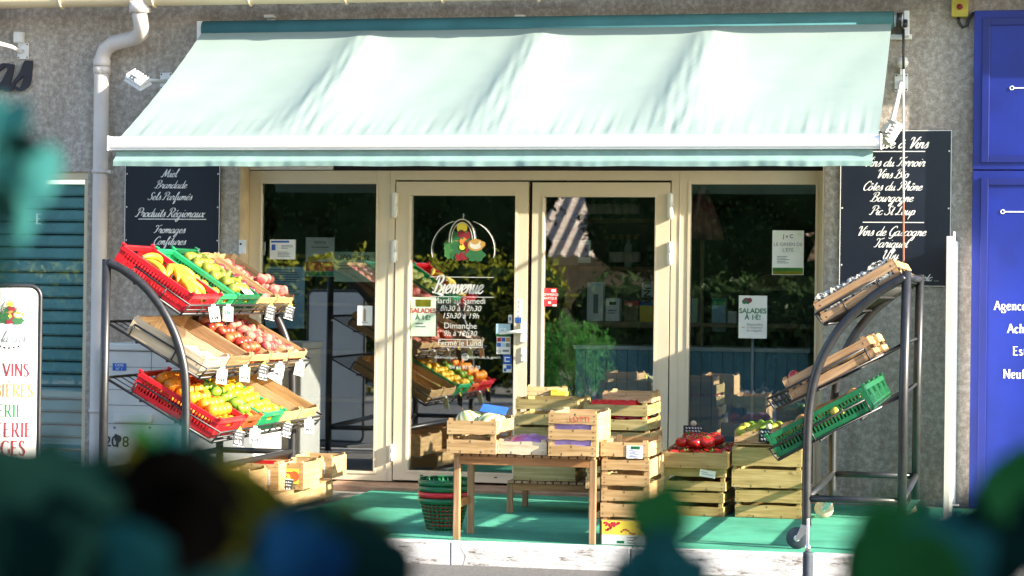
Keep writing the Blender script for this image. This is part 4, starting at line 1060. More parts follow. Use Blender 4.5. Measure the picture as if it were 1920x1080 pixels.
# left rack, top shelf
gl = 'crates of fruit on the left rack'
Mc = on_shelf(LS[0], .01, .0, .46, .52); plastic_crate(Mc, .46, .52, .13, 'plastic_red', 'red plastic crate of bananas at the near end of the top shelf', gl)
bananas(Mc @ T(-.10, .16, .07) @ RZ(R(-60)), 2, 4, 'two yellow bananas lying at the back of the red crate on the top shelf')
bananas(Mc @ T(.07, .06, .085) @ RZ(R(-115)), 6, 5, 'large yellow banana bunch at the front of the red crate on the top shelf')
bananas(Mc @ T(.02, -.03, .06) @ RZ(R(-85)), 5, 6, 'lower banana bunch against the red crate lip on the top shelf')
Mc = on_shelf(LS[0], .50, .0, .28, .50); plastic_crate(Mc, .28, .50, .13, 'plastic_green_light', 'narrow bright green plastic crate beside the red banana crate', gl)
fill(Mc, .28, .5, 'orange', .036, 'small orange fruit in the narrow green crate beside the bananas', 'oranges beside the bananas', y1=.02, z0=.03)
Mc = on_shelf(LS[0], .80, .0, .42, .52); plastic_crate(Mc, .42, .52, .13, 'plastic_green', 'dark green plastic crate of pears on the top shelf', gl)
fill(Mc, .42, .52, 'pear', .036, 'green yellow pear in the dark green crate on the top shelf', 'pears on the top shelf', z0=.03, layers=2)
gp = MB().bx(-.08, .08, -.05, .05, 0, .003); tag(gp.build('card', G('paper_white'), None, 0, Mc @ T(.05, -.2, .133) @ RX(R(15))), 'white card lying on the front rim of the dark green pear crate', 'card')
for off, kd, lab, gr_ in ((1.24, 'plum', 'dark purple plum in the first wooden crate after the pears', 'plums on the top shelf'), (1.61, 'peach', 'pink peach in the far wooden crate on the top shelf', 'peaches on the top shelf')):
    Mc = on_shelf(LS[0], off, .0, .35, .52); wood_crate(Mc, .35, .52, .11, 'wooden crate of %ss on the top shelf' % kd, gl)
    fill(Mc, .35, .52, kd, .034, lab, gr_, z0=.03, y0=(-.17 if kd == 'plum' else None))
    if kd == 'plum': fill(Mc, .35, .52, 'peach', .036, 'pink peach at the front of the plum crate on the top shelf', 'peaches beside the plums', z0=.045, y1=-.19)
    else: fill(Mc, .35, .52, 'peach', .038, 'pink peach piled on top at the lip of the far top crate', 'peaches piled at the far end', z0=.085, y0=-.19, y1=-.06)
# left rack, middle shelf
for off, W_, lab in ((.01, .42, 'pale wooden crate of white garlic at the near end of the middle shelf'), (.45, .38, 'empty pinkish wooden crate on the middle shelf'), (.85, .36, 'wooden crate heaped with red apples on the middle shelf'), (1.23, .36, 'wooden crate of blushed peaches on the middle shelf'), (1.61, .35, 'wooden crate of pale pink peaches at the far end of the middle shelf')):
    Mc = on_shelf(LS[1], off, .02, W_, .50); wood_crate(Mc, W_, .50, .11, lab, gl, 1 if off < .5 else 2, 1, tint=('pale' if off < .1 else 'brown' if off < .5 else None))
    if off == .01: fill(Mc, W_, .5, 'garlic', .034, 'white and pink garlic bulb in the pale crate on the middle shelf', 'garlic on the middle shelf', y1=-.06, z0=.01)
    if off == .85: fill(Mc, W_, .5, 'apple', .037, 'red apple in the wooden crate on the middle shelf', 'apples on the middle shelf', z0=.02, layers=2, up=True)
    if off == 1.23: fill(Mc, W_, .5, 'peach', .037, 'blushed peach in the wooden crate next to the red apples', 'peaches next to the apples', z0=.02, layers=2)
    if off == 1.61: fill(Mc, W_, .5, 'peach', .036, 'pale pink peach in the far crate on the middle shelf', 'peaches at the far end of the middle shelf', z0=.03)
# left rack, bottom shelf
Mc = on_shelf(LS[2], .01, .02, .46, .56); plastic_crate(Mc, .46, .56, .13, 'plastic_red', 'red plastic crate heaped with oranges on the lowest shelf', gl)
fill(Mc, .46, .56, 'orange', .04, 'bright orange in the red crate on the lowest shelf', 'oranges on the lowest shelf', z0=.03, layers=2, sc=1.08)
Mc = on_shelf(LS[2], .49, .02, .27, .5); plastic_crate(Mc, .27, .50, .12, 'plastic_orange', 'narrow orange red plastic crate of limes on the lowest shelf', gl)
fill(Mc, .27, .5, 'lime', .032, 'green lime in the narrow orange crate on the lowest shelf', 'limes on the lowest shelf', z0=.05, y1=.12, layers=2)
Mc = on_shelf(LS[2], .78, .02, .42, .56); plastic_crate(Mc, .42, .56, .13, 'plastic_green_light', 'green plastic crate heaped with lemons on the lowest shelf', gl)
fill(Mc, .42, .56, 'orange', .036, 'small yellow orange citrus in the green crate on the lowest shelf', 'citrus in the green crate', z0=.03, layers=1)
fill(Mc, .42, .56, 'lemon', .034, 'yellow lemon in the green crate on the lowest shelf', 'lemons on the lowest shelf', z0=.085, layers=1, dens=.9)
for off, lab in ((1.22, 'pale wooden crate with two limes left in it on the lowest shelf'), (1.60, 'empty pale wooden crate at the far end of the lowest shelf')):
    Mc = on_shelf(LS[2], off, .02, .36, .54); wood_crate(Mc, .36, .54, .11, lab, gl, 1, 1)
    if off < 1.3: fill(Mc, .36, .54, 'pear', .034, 'last green pear in the pale crate on the lowest shelf', 'pears on the lowest shelf', y1=-.16, dens=.6)
# tags on the left rack rails
def rail_pt(S, off, z=.075): 
    M, L, h = S; s = 1 if (M.to_3x3() @ Vector((1, 0, 0))).y > 0 else -1
    return M @ Vector((s*(-h+off), -.036, z))
trot = R(38)
for i, (off, st, lab) in enumerate(((.36, 'white', 'white price tag hanging from the red banana crate rail'), (.62, 'green', 'green lettered white price tag under the narrow green crate'), (1.44, 'slate', 'black price tag with yellow clip under the plum crate'), (1.84, 'slate', 'black price tag at the far corner of the top shelf'))):
    price_tag(rail_pt(LS[0], off), lab, st, trot, lean=(-6, 4, 12, 16)[i])
for i, (off, st, lab) in enumerate(((.22, 'white', 'white price tag below the garlic crate'), (.62, 'teal', 'pale green price tag below the empty middle crate'), (.98, 'slate', 'black price tag with yellow clip below the red apples'), (1.30, 'white', 'white price tag below the blushed peaches'), (1.72, 'white', 'white price tag at the far corner of the middle shelf'))):
    price_tag(rail_pt(LS[1], off), lab, st, trot, lean=(10, 6, 12, 14, 15)[i])
for i, (off, st, lab) in enumerate(((.30, 'slate', 'black price tag below the red orange crate'), (.58, 'teal', 'pale green price tag below the limes'), (1.22, 'slate', 'large black price tag below the pale crate with pears'), (1.66, 'teal', 'pale green price tag at the far corner of the lowest shelf'))):
    price_tag(rail_pt(LS[2], off), lab, st, trot, lean=(10, 6, 16, 4)[i])
# right rack
gr2 = 'crates on the right rack'
lab1 = ['wooden crate lined with newspaper at the near end of the right rack top shelf', 'second wooden crate from the road on the right rack top shelf', 'third wooden crate from the road on the right rack top shelf', 'far wooden crate on the right rack top shelf']
lab2 = ['brown wooden crate at the near end of the right rack middle shelf', 'pale wooden crate, second from the road on the right rack middle shelf', 'pale wooden crate, third from the road on the right rack middle shelf', 'far wooden crate on the right rack middle shelf']
lab3 = ['green plastic crate of squash and onions at the near end of the right rack', 'second green plastic crate from the road on the right rack lowest shelf', 'third green plastic crate from the road on the right rack lowest shelf', 'far green plastic crate on the right rack lowest shelf']
for i in range(4):
    Mc = on_shelf(RS[0], .01+.455*i, .0, .44, .50); wood_crate(Mc, .44, .50, .12, lab1[i], gr2, tint='brown' if i == 0 else None)
    if i == 0:
        nb = MB(); r_ = random.Random(8); n = 26
        top = [(-.2+.0*k, -.23+.46*k/n, .10+.035*r_.random()) for k in range(n+1)]
        vs = []
        for k, (x, y, z) in enumerate(top):
            vs += [(.206, y, .02), (.207+.004*r_.random(), y, .125+.035*r_.random()), (.19, y, .135+.02*r_.random()), (-.2, y, .06+.03*r_.random())]
        fs = [(4*k+q, 4*k+q+1, 4*k+q+5, 4*k+q+4) for k in range(n) for q in range(3)]
        nb.add(vs, fs); tag(nb.build('newspaper', G('newsprint'), None, 0, Mc), 'crumpled printed newspaper lining the near top crate of the right rack', 'newspaper')
    Mc = on_shelf(RS[1], .01+.455*i, .10, .44, (.52, .50)[i % 2]); wood_crate(Mc, .44, (.52, .50)[i % 2], .12, lab2[i], gr2, tint='brown' if i == 0 else None)
    if i == 0: fruit('tomato', Mc @ T(.1, -.20, .11), 'red tomato at the lip of the brown crate on the right rack', None, .8)
    Mc = on_shelf(RS[2], .01+.455*i, .0, .44, .60); plastic_crate(Mc, .44, .60, .14, 'plastic_green', lab3[i], gr2)
    if i == 0:
        fill(Mc, .44, .60, 'squash', .036, 'yellow and green squash in the green crate on the right rack', 'squash on the right rack', z0=.05, y1=.08, dens=.8)
        fill(Mc, .44, .60, 'onion', .034, 'brown onion in the green crate on the right rack', 'onions on the right rack', z0=.085, y1=.22, dens=.6)
    if i == 1: fill(Mc, .44, .60, 'tomato', .042, 'red tomato in the second green crate on the right rack', 'tomatoes on the right rack', z0=.06, y1=-.05, dens=.8, up=True)
# ------------------------------------------------------------------ tables, crate stacks, baskets
def slat_table(label, pA, pB, Yf, depth, ztop, leg=.036, rung=True):
    """pA, pB: X of the outer left and right ends"""
    t = thing('wooden_table', label, 'table', ((pA+pB)/2, Yf+depth/2, 0))
    for nm, X, Y in (('leg', pA+leg/2, Yf+leg/2), ('leg', pB-leg/2, Yf+leg/2), ('leg', pA+leg/2, Yf+depth-leg/2), ('leg', pB-leg/2, Yf+depth-leg/2)):
        wpart(MB().bx(X-leg/2, X+leg/2, Y-leg/2, Y+leg/2, 0, ztop-.016), nm, TWZ, t, .003)
    for Y in (Yf+.008, Yf+depth-.008): wpart(MB().bx(pA+leg+.001, pB-leg-.001, Y-.008, Y+.008, ztop-.062, ztop-.0165), 'apron', TWX, t, .002)
    for X in (pA+.012, pB-.012):
        wpart(MB().bx(X-.008, X+.008, Yf+leg+.001, Yf+depth-leg-.001, ztop-.062, ztop-.0165), 'apron', TWX, t, .002)
        if rung: wpart(MB().bx(X-.009, X+.009, Yf+leg+.001, Yf+depth-leg-.001, ztop*.36, ztop*.36+.045), 'rung', TWX, t, .002)
    s = MB(); n = int((pB-pA)/.048)
    for i in range(n):
        a = pA+(pB-pA)*i/n; s.bx(a+.004, a+(pB-pA)/n-.006, Yf-.008, Yf+depth+.008, ztop-.0155, ztop)
    wpart(s, 'slatted_top', TWZ, t, .002)
    return t
Y1 = -3.19
tA, tB = P(850, 900, Y1).x, P(1117, 900, Y1).x; zt1 = P(985, 853, Y1).z
slat_table('low slatted wooden table at the kerb carrying the melon and lavender crates', tA, tB, Y1, .37, zt1)
def crate_px(pl, pr, ptop, pbot, Y, D_, label, z=None, group=None, rot=0., **kw):
    a, b = P(pl, (ptop+pbot)/2, Y), P(pr, (ptop+pbot)/2, Y); W_ = round(b.x-a.x, 3); H_ = round(P(pl, ptop, Y).z - P(pl, pbot, Y).z, 3)
    z0 = P(pl, pbot, Y).z if z is None else z
    M = T((a.x+b.x)/2, Y+D_/2, z0) @ RZ(R(rot))
    return wood_crate(M, W_, D_, H_, label, group, **kw), M, W_, H_
gt1 = 'crates on the low table'
_, Mm, Wm, Hm = crate_px(838, 930, 789, 851, Y1-.06, .46, 'wooden two slat crate of striped melons at the left end of the table', zt1+.002, gt1, gap=.030)
for (x, y, z, s) in ((-.055, -.10, .10, .95), (.075, -.12, .085, 1.0), (-.05, .08, .085, .95), (.07, .07, .085, .9)):
    me, st = fruit_mesh('melon'); o = link('melon', me, None, 0, Mm @ T(x, y, z+.068) @ Euler((.5+x*3, x*5, x*20)).to_matrix().to_4x4() @ Matrix.Scale(s, 4)); tag(o, 'pale green striped melon in the crate on the table', 'melon', 'melons in the table crate'); link(st[0], st[1], o)
tag(MB().box((.03, .17, .19), (.15, .10, .003)).build('leaflet', G('ink_blue'), None, 0, Mm @ RX(R(22)) @ RY(R(8))), 'dark blue printed leaflet tucked behind the melons', 'leaflet')
_, Mp, Wp, Hp = crate_px(933, 1025, 826, 851, Y1-.03, .40, 'pale shallow crate lined with pink film between the melon and lavender crates', zt1+.002, gt1, nx=1, ny=1, tint='pale')
nb = MB(); n = 10; vs = []
for j in range(n+1):
    for i in range(n+1):
        u, v = i/n-.5, j/n-.5; vs.append((u*(Wp-.03), v*.36, Hp*.55+.06*(1-abs(2*u)**3)*(1-abs(2*v)**4)+.008*math.sin(i*2.1+j*1.3)))
nb.add(vs, [(j*(n+1)+i, j*(n+1)+i+1, (j+1)*(n+1)+i+1, (j+1)*(n+1)+i) for j in range(n) for i in range(n)], 0, True)
tag(nb.build('plastic_film', G('pink_film'), None, 0, Mp), 'shiny pink and violet film covering the shallow crate on the table', 'packaging')
_, Ml, Wl, Hl = crate_px(1028, 1119, 775, 856, Y1-.05, .44, 'tall three slat crate of lavender paper packs at the right end of the table', zt1+.002, gt1, nx=3, ny=1, gap=.027)
pk = MB(); pk.bx(-Wl/2+.012, Wl/2-.012, -.205, .2, .008, .10); tag(pk.build('paper_pack', G('lavender_paper'), None, .012, Ml), 'lower lavender paper pack inside the three slat crate', 'packaging')
pk = MB(); pk.bx(-Wl/2+.013, Wl/2-.014, -.2, .2, .102, .19); tag(pk.build('paper_pack', G('lavender_paper'), None, .012, Ml), 'upper lavender paper pack inside the three slat crate', 'packaging')
q = P(1086, 791, Y1-.052); st = sans('stencil', 'LOTTI', .042, q.x, Y1-.0535, q.z, 'ink_red', None); 
tag(st, 'faded red stencil on the top slat of the lavender crate', 'stencil')
# second, lower bench with its own pile
Y2 = -1.55
slat_table('low weathered bench behind the table carrying a pile of crates', P(950, 930, Y2).x, P(1170, 930, Y2).x, Y2, .5, P(985, 902, Y2).z, rung=False)
zb2 = P(985, 902, Y2).z + .002; ax = P(962, 850, Y2).x; w2 = .40; 
g2 = 'crate pile on the low bench'; zz = zb2
for i, (h, lab) in enumerate(((.165, 'lowest pale crate of the pile on the low bench'), (.16, 'second crate up in the pile on the low bench'), (.165, 'top two slat crate of the pile, showing behind the pink film'))):
    wood_crate(T(ax+w2/2+.004*i, Y2+.24, zz), w2, .46, h, lab, g2, nx=2 if i else 1, ny=2, gap=.03, tint='green'); zz += h+.014
tag(MB().bx(-.05, .05, -.04, .04, 0, .03).bx(-.052, .0, -.042, .042, .0305, .04).build('carton', G('paper_yellow'), None, .004, T(ax+.27, Y2+.12, zz+.004)), 'small yellow carton on top of the pile behind the pink film', 'carton')
wood_crate(T(ax+.17, Y2+.22, zz+.002) @ RZ(.2), .26, .2, .05, 'small open wooden tray tipped on top of the pile by the door', g2, nx=1, ny=1)
# back right pile with the red crate
Y3 = -1.75; q0, q1 = P(1094, 780, Y3), P(1214, 780, Y3); w3 = q1.x-q0.x; z3 = P(1094, 804, Y3).z; cx3 = (q0.x+q1.x)/2
hh = (z3-.004)/3-.013; zz = .001
for i in range(3):
    wood_crate(T(cx3+(.02, .0, .03)[i], Y3+.27, zz), w3-.03, .5, hh, ('bottom crate of the tall pile behind the table', 'middle crate of the tall pile behind the table', 'third crate of the tall pile, just under the tomato crate')[i], 'tall pile behind the table', gap=.025); zz += hh+.013
Mr = T(cx3, Y3+.27, zz); h3 = P(1094, 757, Y3).z-z3
wood_crate(Mr, w3, .54, h3, 'greenish two slat crate with red netting topping the tall pile behind the table', 'tall pile behind the table', gap=.022, tint='green')
wood_crate(Mr @ T(.03, .16, h3+.004), w3*.78, .36, .06, 'shallow reddish tray lying on the greenish crate of the tall pile', 'tall pile behind the table', nx=1, ny=1)
fill(Mr, w3, .54, 'tomato', .045, 'red tomato in the greenish crate on the tall pile', 'tomatoes on the tall pile', z0=.02, y1=-.02, up=True)
nb = MB(); n = 12; vs = []
for j in range(n+1):
    for i in range(n+1):
        u, v = i/n-.5, j/n-.5; vs.append((u*w3*.7-.03, v*.2-.11, h3+.018+.012*math.sin(i*1.7)*math.cos(j*1.1)-.03*(abs(2*v)**3)))
nb.add(vs, [(j*(n+1)+i, j*(n+1)+i+1, (j+1)*(n+1)+i+1, (j+1)*(n+1)+i) for j in range(n) for i in range(n)], 0, True)
tag(nb.build('net_bag', G('plastic_red'), None, 0, Mr), 'red net bag spread over the greenish crate of the tall pile', 'net')
# stack right of the table
YS = -3.17; gs = 'crate stack right of the table'
_, Mc1, w_, h_ = crate_px(1127, 1217, 975, 1022, YS, .52, 'lowest crate of the front stack, printed with red berries on yellow', .001, gs, nx=1, ny=1)
pa, pb_ = P(1127, 975, YS), P(1215, 1022, YS); yy = YS-.0035
pr_ = MB(); z0, z1 = .004, h_-.004; x0, x1 = Mc1.translation.x-w_/2+.006, Mc1.translation.x+w_/2-.006; zm = z0+(z1-z0)*.42
o = MB().bx(x0, x1, yy, YS-.0012, zm, z1); o.bx(x0, x1, yy, YS-.0012, z0, zm-.001, 1)
r_ = random.Random(2)
for i in range(46):
    u = r_.random()**1.4; v = r_.random(); 
    if u < 1-.75*(1-v)-.1*v or True:
        xx = x0+.012+u*(x1-x0)*.34; zq = z1-.01-(1-u)*v*(z1-zm-.02)
        o.disc(xx, zq, .0065, yy-.0006-.0001*(i % 5), 8, 2)
for i in range(7): o.disc(x0+.11+.012*i, zm+.018+.012*math.sin(i*.9), .006, yy-.0008, 8, 2)
o.bx(x0+.085, x0+.125, yy-.001, yy-.0001, z0+.008, z0+.022, 3)
for i, L in enumerate((.05, .04, .055)): o.bx(x0+.14, x0+.14+L, yy-.001, yy-.0001, z0+.010+i*.015, z0+.013+i*.015, 4)
tag(o.build('printed_label', [G('paper_yellow'), G('paper_white'), G('ink_red'), G('plastic_green'), G('ink_grey')]), 'yellow and white label with red berries on the lowest stack crate', 'label')
zz = h_+.016
for (pt, pb2, nx, lab, g_) in ((944, 972, 1, 'plain shallow crate, second from the bottom of the front stack', .02), (861, 942, 3, 'tall three slat crate in the middle of the front stack', .026), (829, 859, 1, 'top crate of the front stack with a small white and green sticker', .02)):
    a, b = P(1127, pt, YS), P(1216, pb2, YS); hh = a.z-b.z
    wood_crate(T((a.x+b.x)/2+rnd.uniform(-.004, .004), YS+.26, zz), w_, .52, hh, lab, gs, nx=nx, ny=(2 if nx == 3 else 1), gap=g_); zt_ = zz+hh; zz += hh+.0145
tg = MB().bx(-.045, .045, -.002, 0, -.036, .036).bx(-.02, .03, -.003, -.0021, .016, .032, 1)
r_ = random.Random(9)
for i in range(5): ribbon(tg, catmull([(-.036, .008-i*.009), (-.01, .012-i*.009-r_.random()*.006), (.01, .004-i*.009), (.034, .010-i*.009)], 3), .002, .004, -.0032, lambda a, b: (a, b), 2)
q = P(1190, 842, YS); tag(tg.build('sticker', [G('paper_white'), G('plastic_green'), G('ink_blue')], None, 0, T(q.x, YS-.002, zt_-.052)), 'creased white and green sticker on the top crate of the front stack', 'sticker')
# tomato pile and chest right
Y4 = -1.38; g4 = 'crates below the tomatoes'
a4, b4 = P(1243, 900, Y4).x, P(1360, 900, Y4).x; w4 = b4-a4; zz = .001; z_t = P(1300, 872, Y4).z
hh = (z_t-.004)/2-.014
for i in range(2):
    wood_crate(T((a4+b4)/2+.012*i, Y4+.24, zz) @ RZ(R(-3)), w4, .44, hh, ('bottom greenish crate under the ribbed tomatoes', 'upper greenish crate with a white sticker under the ribbed tomatoes')[i], g4, gap=.026, tint='green'); zz += hh+.0145
q = P(1327, 888, Y4); tag(MB().box((0, 0, 0), (.10, .0015, .045)).box((-.02, -.0015, .006), (.04, .001, .003), 1).box((.0, -.0015, -.006), (.07, .001, .003), 1).build('sticker', [G('paper_white'), G('ink_grey')], None, 0, T(q.x, Y4-.012, q.z) @ RY(R(8))), 'white paper sticker on the greenish crate under the tomatoes', 'sticker')
Mt = T((a4+b4)/2+.02, Y4+.20, zz) @ RZ(R(-3)) @ RX(R(4)); wood_crate(Mt, w4+.02, .46, .10, 'open wooden crate heaped with big red ribbed tomatoes', g4, nx=1, ny=1)
fill(Mt, w4+.02, .46, 'tomato', .048, 'big red ribbed tomato in the open crate by the right window', 'ribbed tomatoes', z0=.03, layers=2, up=True, sc=1.12)
def chalk_tag(px, py, Y, label, rot=0, w=.12, h=.075):
    q = P(px, py, Y); t = thing('chalk_sign', label, 'chalk sign', Matrix.Translation(q) @ RZ(rot) @ RX(R(-8)), 'black chalk signs')
    MB().bx(-w/2, w/2, -.003, .003, 0, h).build('board', G('slate'), t, .002)
    l = MB(); r_ = random.Random(int(px)); 
    for k in range(3):
        x = -w/2+.014
        while x < w/2-.02:
            L = r_.uniform(.01, .018); ribbon(l, catmull([(x, h*.75-k*h*.28), (x+L*.4, h*.82-k*h*.28), (x+L*.6, h*.68-k*h*.28), (x+L, h*.78-k*h*.28)], 3), .002, .004, -.0038, lambda a, b: (a, b)); x += L+.006
    l.build('lettering', G('letter_white'), t); MB().lathe([(.02, -.003), (.02, .003)], 14, M=T(0, 0, h+.012) @ RX(R(90))).build('clip', G('cream_rubber'), t)
chalk_tag(1300, 818, Y4+.34, 'black chalk sign with pale round clip behind the tomatoes', R(8), .13, .07); chalk_tag(1292, 838, Y4+.16, 'small black chalk sign stuck among the ribbed tomatoes', R(5), .07, .045)
Y5 = -1.35; a5, b5 = P(1378, 940, Y5).x, P(1503, 940, Y5).x; w5 = b5-a5; h5 = P(1400, 914, Y5).z
g5 = 'two greenish crates below the mixed vegetables'
wood_crate(T((a5+b5)/2, Y5+.22, .001), w5, .42, h5-.016, 'lower of the two big greenish slatted crates by the right rack', g5, gap=.018, tint='green')
h6 = P(1400, 836, Y5).z - P(1400, 911, Y5).z
M6 = T((a5+b5)/2-.012, Y5+.22, h5); wood_crate(M6, w5+.02, .44, h6, 'upper of the two big greenish slatted crates by the right rack', g5, gap=.018, tint='green')
zl = h5+h6+.016
lid = MB()
for i in range(6): lid.bx(-w5/2, w5/2, -.21+.07*i, -.21+.07*i+.06, 0, .006)
tag(lid.build('crate_lid', WX, None, 0, T((a5+b5)/2-.012, Y5+.22, zl)), 'slatted wooden lid over the upper greenish crate', 'lid')
M7 = T(a5+.11, Y5+.24, zl+.008); wood_crate(M7, .25, .36, .075, 'small orange tinted wooden tray of squash and green tomatoes', 'trays on the greenish crates', nx=1, ny=1)
fill(M7, .25, .36, 'squash', .034, 'yellow squash in the small orange tray', 'squash in the small tray', z0=.04, dens=.75); fill(M7, .25, .36, 'lime', .034, 'green tomato in the small orange tray', 'green tomatoes in the small tray', z0=.055, dens=.5, sc=1.1)
M8 = T(b5-.12, Y5+.24, zl+.008); wood_crate(M8, .23, .36, .075, 'small wooden tray of red peppers and pears by the rack', 'trays on the greenish crates', nx=1, ny=1)
fill(M8, .23, .36, 'tomato', .036, 'small red tomato in the tray beside the black chalk sign', 'small tomatoes in the tray', z0=.045, dens=.6, up=True, sc=.85); fill(M8, .23, .36, 'pear', .034, 'green pear in the tray beside the black chalk sign', 'pears in the tray', z0=.06, dens=.5)
chalk_tag(1441, 829, Y5-.01, 'large black chalk sign leaning on the small vegetable trays', R(3), .125, .085)
# stacked shopping baskets
qb = PZ(832, 994, 0)
for i, (zb_, mt, lab) in enumerate(((.0, 'plastic_green', 'lowest green mesh basket of the nested stack by the table'), (.035, 'plastic_red', 'red mesh basket nested in the middle of the stack by the table'), (.07, 'plastic_green', 'green mesh basket nested above the red one'), (.105, 'plastic_green', 'topmost green mesh basket of the nested stack'))):
    t = thing('shopping_basket', lab, 'basket', T(qb.x, qb.y, .001+zb_), 'nested shopping baskets')
    H_, rb, rt = .19, .098, .142; b = MB(); nseg = 30
    for k in range(nseg):
        a = 2*math.pi*k/nseg; b.tube([((rb+(rt-rb)*v)*math.cos(a), (rb+(rt-rb)*v)*math.sin(a), v*H_) for v in (0, 1)], .0042, 4, caps=False)
    for v in [j/9 for j in range(9)]:
        rr = rb+(rt-rb)*v; b.tube([(rr*math.cos(2*math.pi*k/30), rr*math.sin(2*math.pi*k/30), v*H_) for k in range(30)], .0045 if v else .009, 4, closed=True)
    b.lathe([(rb-.002, .0), (rb-.002, .004)], 30); b.build('mesh_wall', G(mt), t)
    MB().lathe([(rt+.001, H_-.03), (rt+.009, H_-.028), (rt+.012, H_), (rt+.004, H_+.002), (rt-.002, H_-.028)], 36).build('rim', G(mt), t)
    if i == 3: MB().tube([((rt+.004)*math.cos(a), -.02*math.sin(a)*0+.0, H_+.004) if False else ((rt+.002)*math.cos(a), (rt+.002)*math.sin(a)*.98, H_+.008) for a in [math.pi*k/12 for k in range(13)]], .006, 6).build('handle', G(mt), t)
# floor crates beside the left rack on a low wooden rail
gf = 'crates on the floor by the left rack'
YB0 = -1.1
base = [(543, 622, 872, 912, -1.05, 'open tall crate with a price tag at the right end of the floor row', 'crate_far'),
        (497, 578, 880, 922, -1.45, 'grey brown open crate behind the red lined crate on the floor', ''),
        (515, 568, 893, 943, -1.95, 'open crate lined red inside on the floor by the left rack', ''),
        (425, 522, 889, 940, -2.1, 'wide open crate left of the red lined crate on the floor', ''),
        (405, 467, 899, 945, -2.45, 'small crate nearest the road in the floor row by the left rack', '')]
for (l_, r2, t_, b2, Y, lab, _) in base:
    zc = P(l_, b2, Y).z
    c_, M_, W_, H_ = crate_px(l_, r2, t_, b2, Y, .34, lab, max(zc, .14), gf, nx=1, ny=1)
    if 'red lined' in lab and 'behind' not in lab:
        tag(MB().bx(-W_/2+.012, W_/2-.012, .150, .154, .01, H_-.004).bx(-W_/2+.012, W_/2-.012, -.15, .149, .0065, .0095).build('liner', G('plastic_red'), None, 0, M_), 'red cardboard liner standing in the floor crate', 'liner')
        fill(M_, W_, .34, 'tomato', .035, 'small red tomato in the red lined floor crate', 'tomatoes in the floor crate', z0=.02, dens=.7, up=True, sc=.8)
    elif 'nearest' in lab: fill(M_, W_, .34, 'onion', .033, 'brown onion in the floor crate nearest the road', 'onions in the floor crate', z0=.03, dens=.8)
    elif 'grey brown' in lab: fill(M_, W_, .34, 'apple', .036, 'red apple in the grey brown floor crate', 'apples in the floor crate', z0=.035, dens=.8, up=True)
    pr_ = MB(); r_ = random.Random(int(l_)); ww = W_*.34
    pr_.bx(-ww, ww, -.0018, -.0004, H_*.22, H_*.78)
    for i in range(3): pr_.bx(-ww+.01, -ww+.01+r_.uniform(.5, 1.6)*ww, -.0030, -.0019, H_*(.3+.15*i), H_*(.36+.15*i), 1)
    pr_.disc(ww*.55, H_*.5, H_*.2, -.0034, 12, 2)
    if l_ != 497: tag(pr_.build('printed_label', [G('paper_yellow' if l_ == 515 else 'paper_white'), G('ink_red' if l_ == 515 else 'ink_green'), G('plastic_orange')], None, 0, M_ @ T(0, -.1712, 0)), ('white printed label on the tall crate at the right end of the floor row' if l_ == 543 else 'yellow and red printed label on the red lined floor crate' if l_ == 515 else 'white printed label on the wide floor crate' if l_ == 425 else 'white printed label on the small floor crate nearest the road'), 'label')
pt = thing('low_bench', 'low wooden bench of yellow planks under the crates by the left rack', 'bench', (P(560, 930, -1.2).x, -1.4, 0))
xA, xB = P(440, 930, -1.9).x, P(624, 930, -1.1).x
wpart(MB().bx(xA, xB, -1.12, -1.10, .03, .138).bx(xA, xB, -2.42, -2.40, .03, .138), 'apron', WX, pt, .002)
wpart(MB().bx(xB-.022, xB-.001, -2.399, -1.121, .03, .138), 'end_board', WY, pt, .002)
tp_ = MB()
for i in range(9): tp_.bx(xA, xB+.005, -2.42+.148*i, -2.42+.148*i+.13, .1385, .1395+.004)
wpart(tp_, 'plank_top', WX, pt)
for X in (xA+.02, xB-.045):
    for Y in (-1.16, -2.36): wpart(MB().bx(X-.018, X+.018, Y-.018, Y+.018, 0, .137), 'leg', WZ, pt, .002)
for px, py, Y, lab in ((590, 876, -1.06, 'white price tag with round clip on the tall floor crate'), (541, 898, -1.96, 'black price tag with round clip on the red lined floor crate')):
    q = P(px, py, Y); price_tag((q.x, q.y-.004, q.z), lab, 'white' if px > 560 else 'slate', R(12), h=.12, lean=6)
# white chest freezer behind the left rack
YC = -.62; fa, fb_ = P(196, 760, YC).x, P(478, 760, YC).x; zc = P(330, 645, YC).z
cf = thing('chest_cabinet', 'white panelled insulated cabinet with stencilled 2018 behind the left rack', 'cabinet', ((fa+fb_)/2, YC+.3, 0))
b = MB(); b.bx(fa, fb_, YC, -.02, .05, zc-.055); 
wpart(b, 'body', G('freezer_white'), cf, .012)
wpart(MB().bx(fa-.012, fb_+.012, YC-.02, -.015, zc-.053, zc), 'lid', G('freezer_white'), cf, .012)
ln = MB()
for pz in (690, 733, 762, 797): z = P(330, pz, YC).z; ln.bx(fa+.004, fb_-.004, YC-.0025, YC-.0005, z-.002, z+.002)
ln.bx(P(284, 690, YC).x-.002, P(284, 690, YC).x+.002, YC-.0025, YC-.0005, P(330, 732, YC).z, zc-.06)
for px in (215, 281): ln.disc(P(px, 802, YC).x, P(px, 802, YC).z, .010, YC-.003, 10)
wpart(ln, 'panel_seam', G('ink_grey'), cf)
hd = MB(); z = P(220, 795, YC).z; hd.bx(fa+.08, fa+.36, YC-.03, YC-.001, P(220, 788, YC).z-.012, P(220, 775, YC).z); wpart(hd, 'handle_strip', G('freezer_white'), cf, .006)
q = P(243, 838, YC); sans('lettering', '20 8', .105, P(219, 838, YC).x, YC-.003, q.z, 'ink', cf, bold=.012)
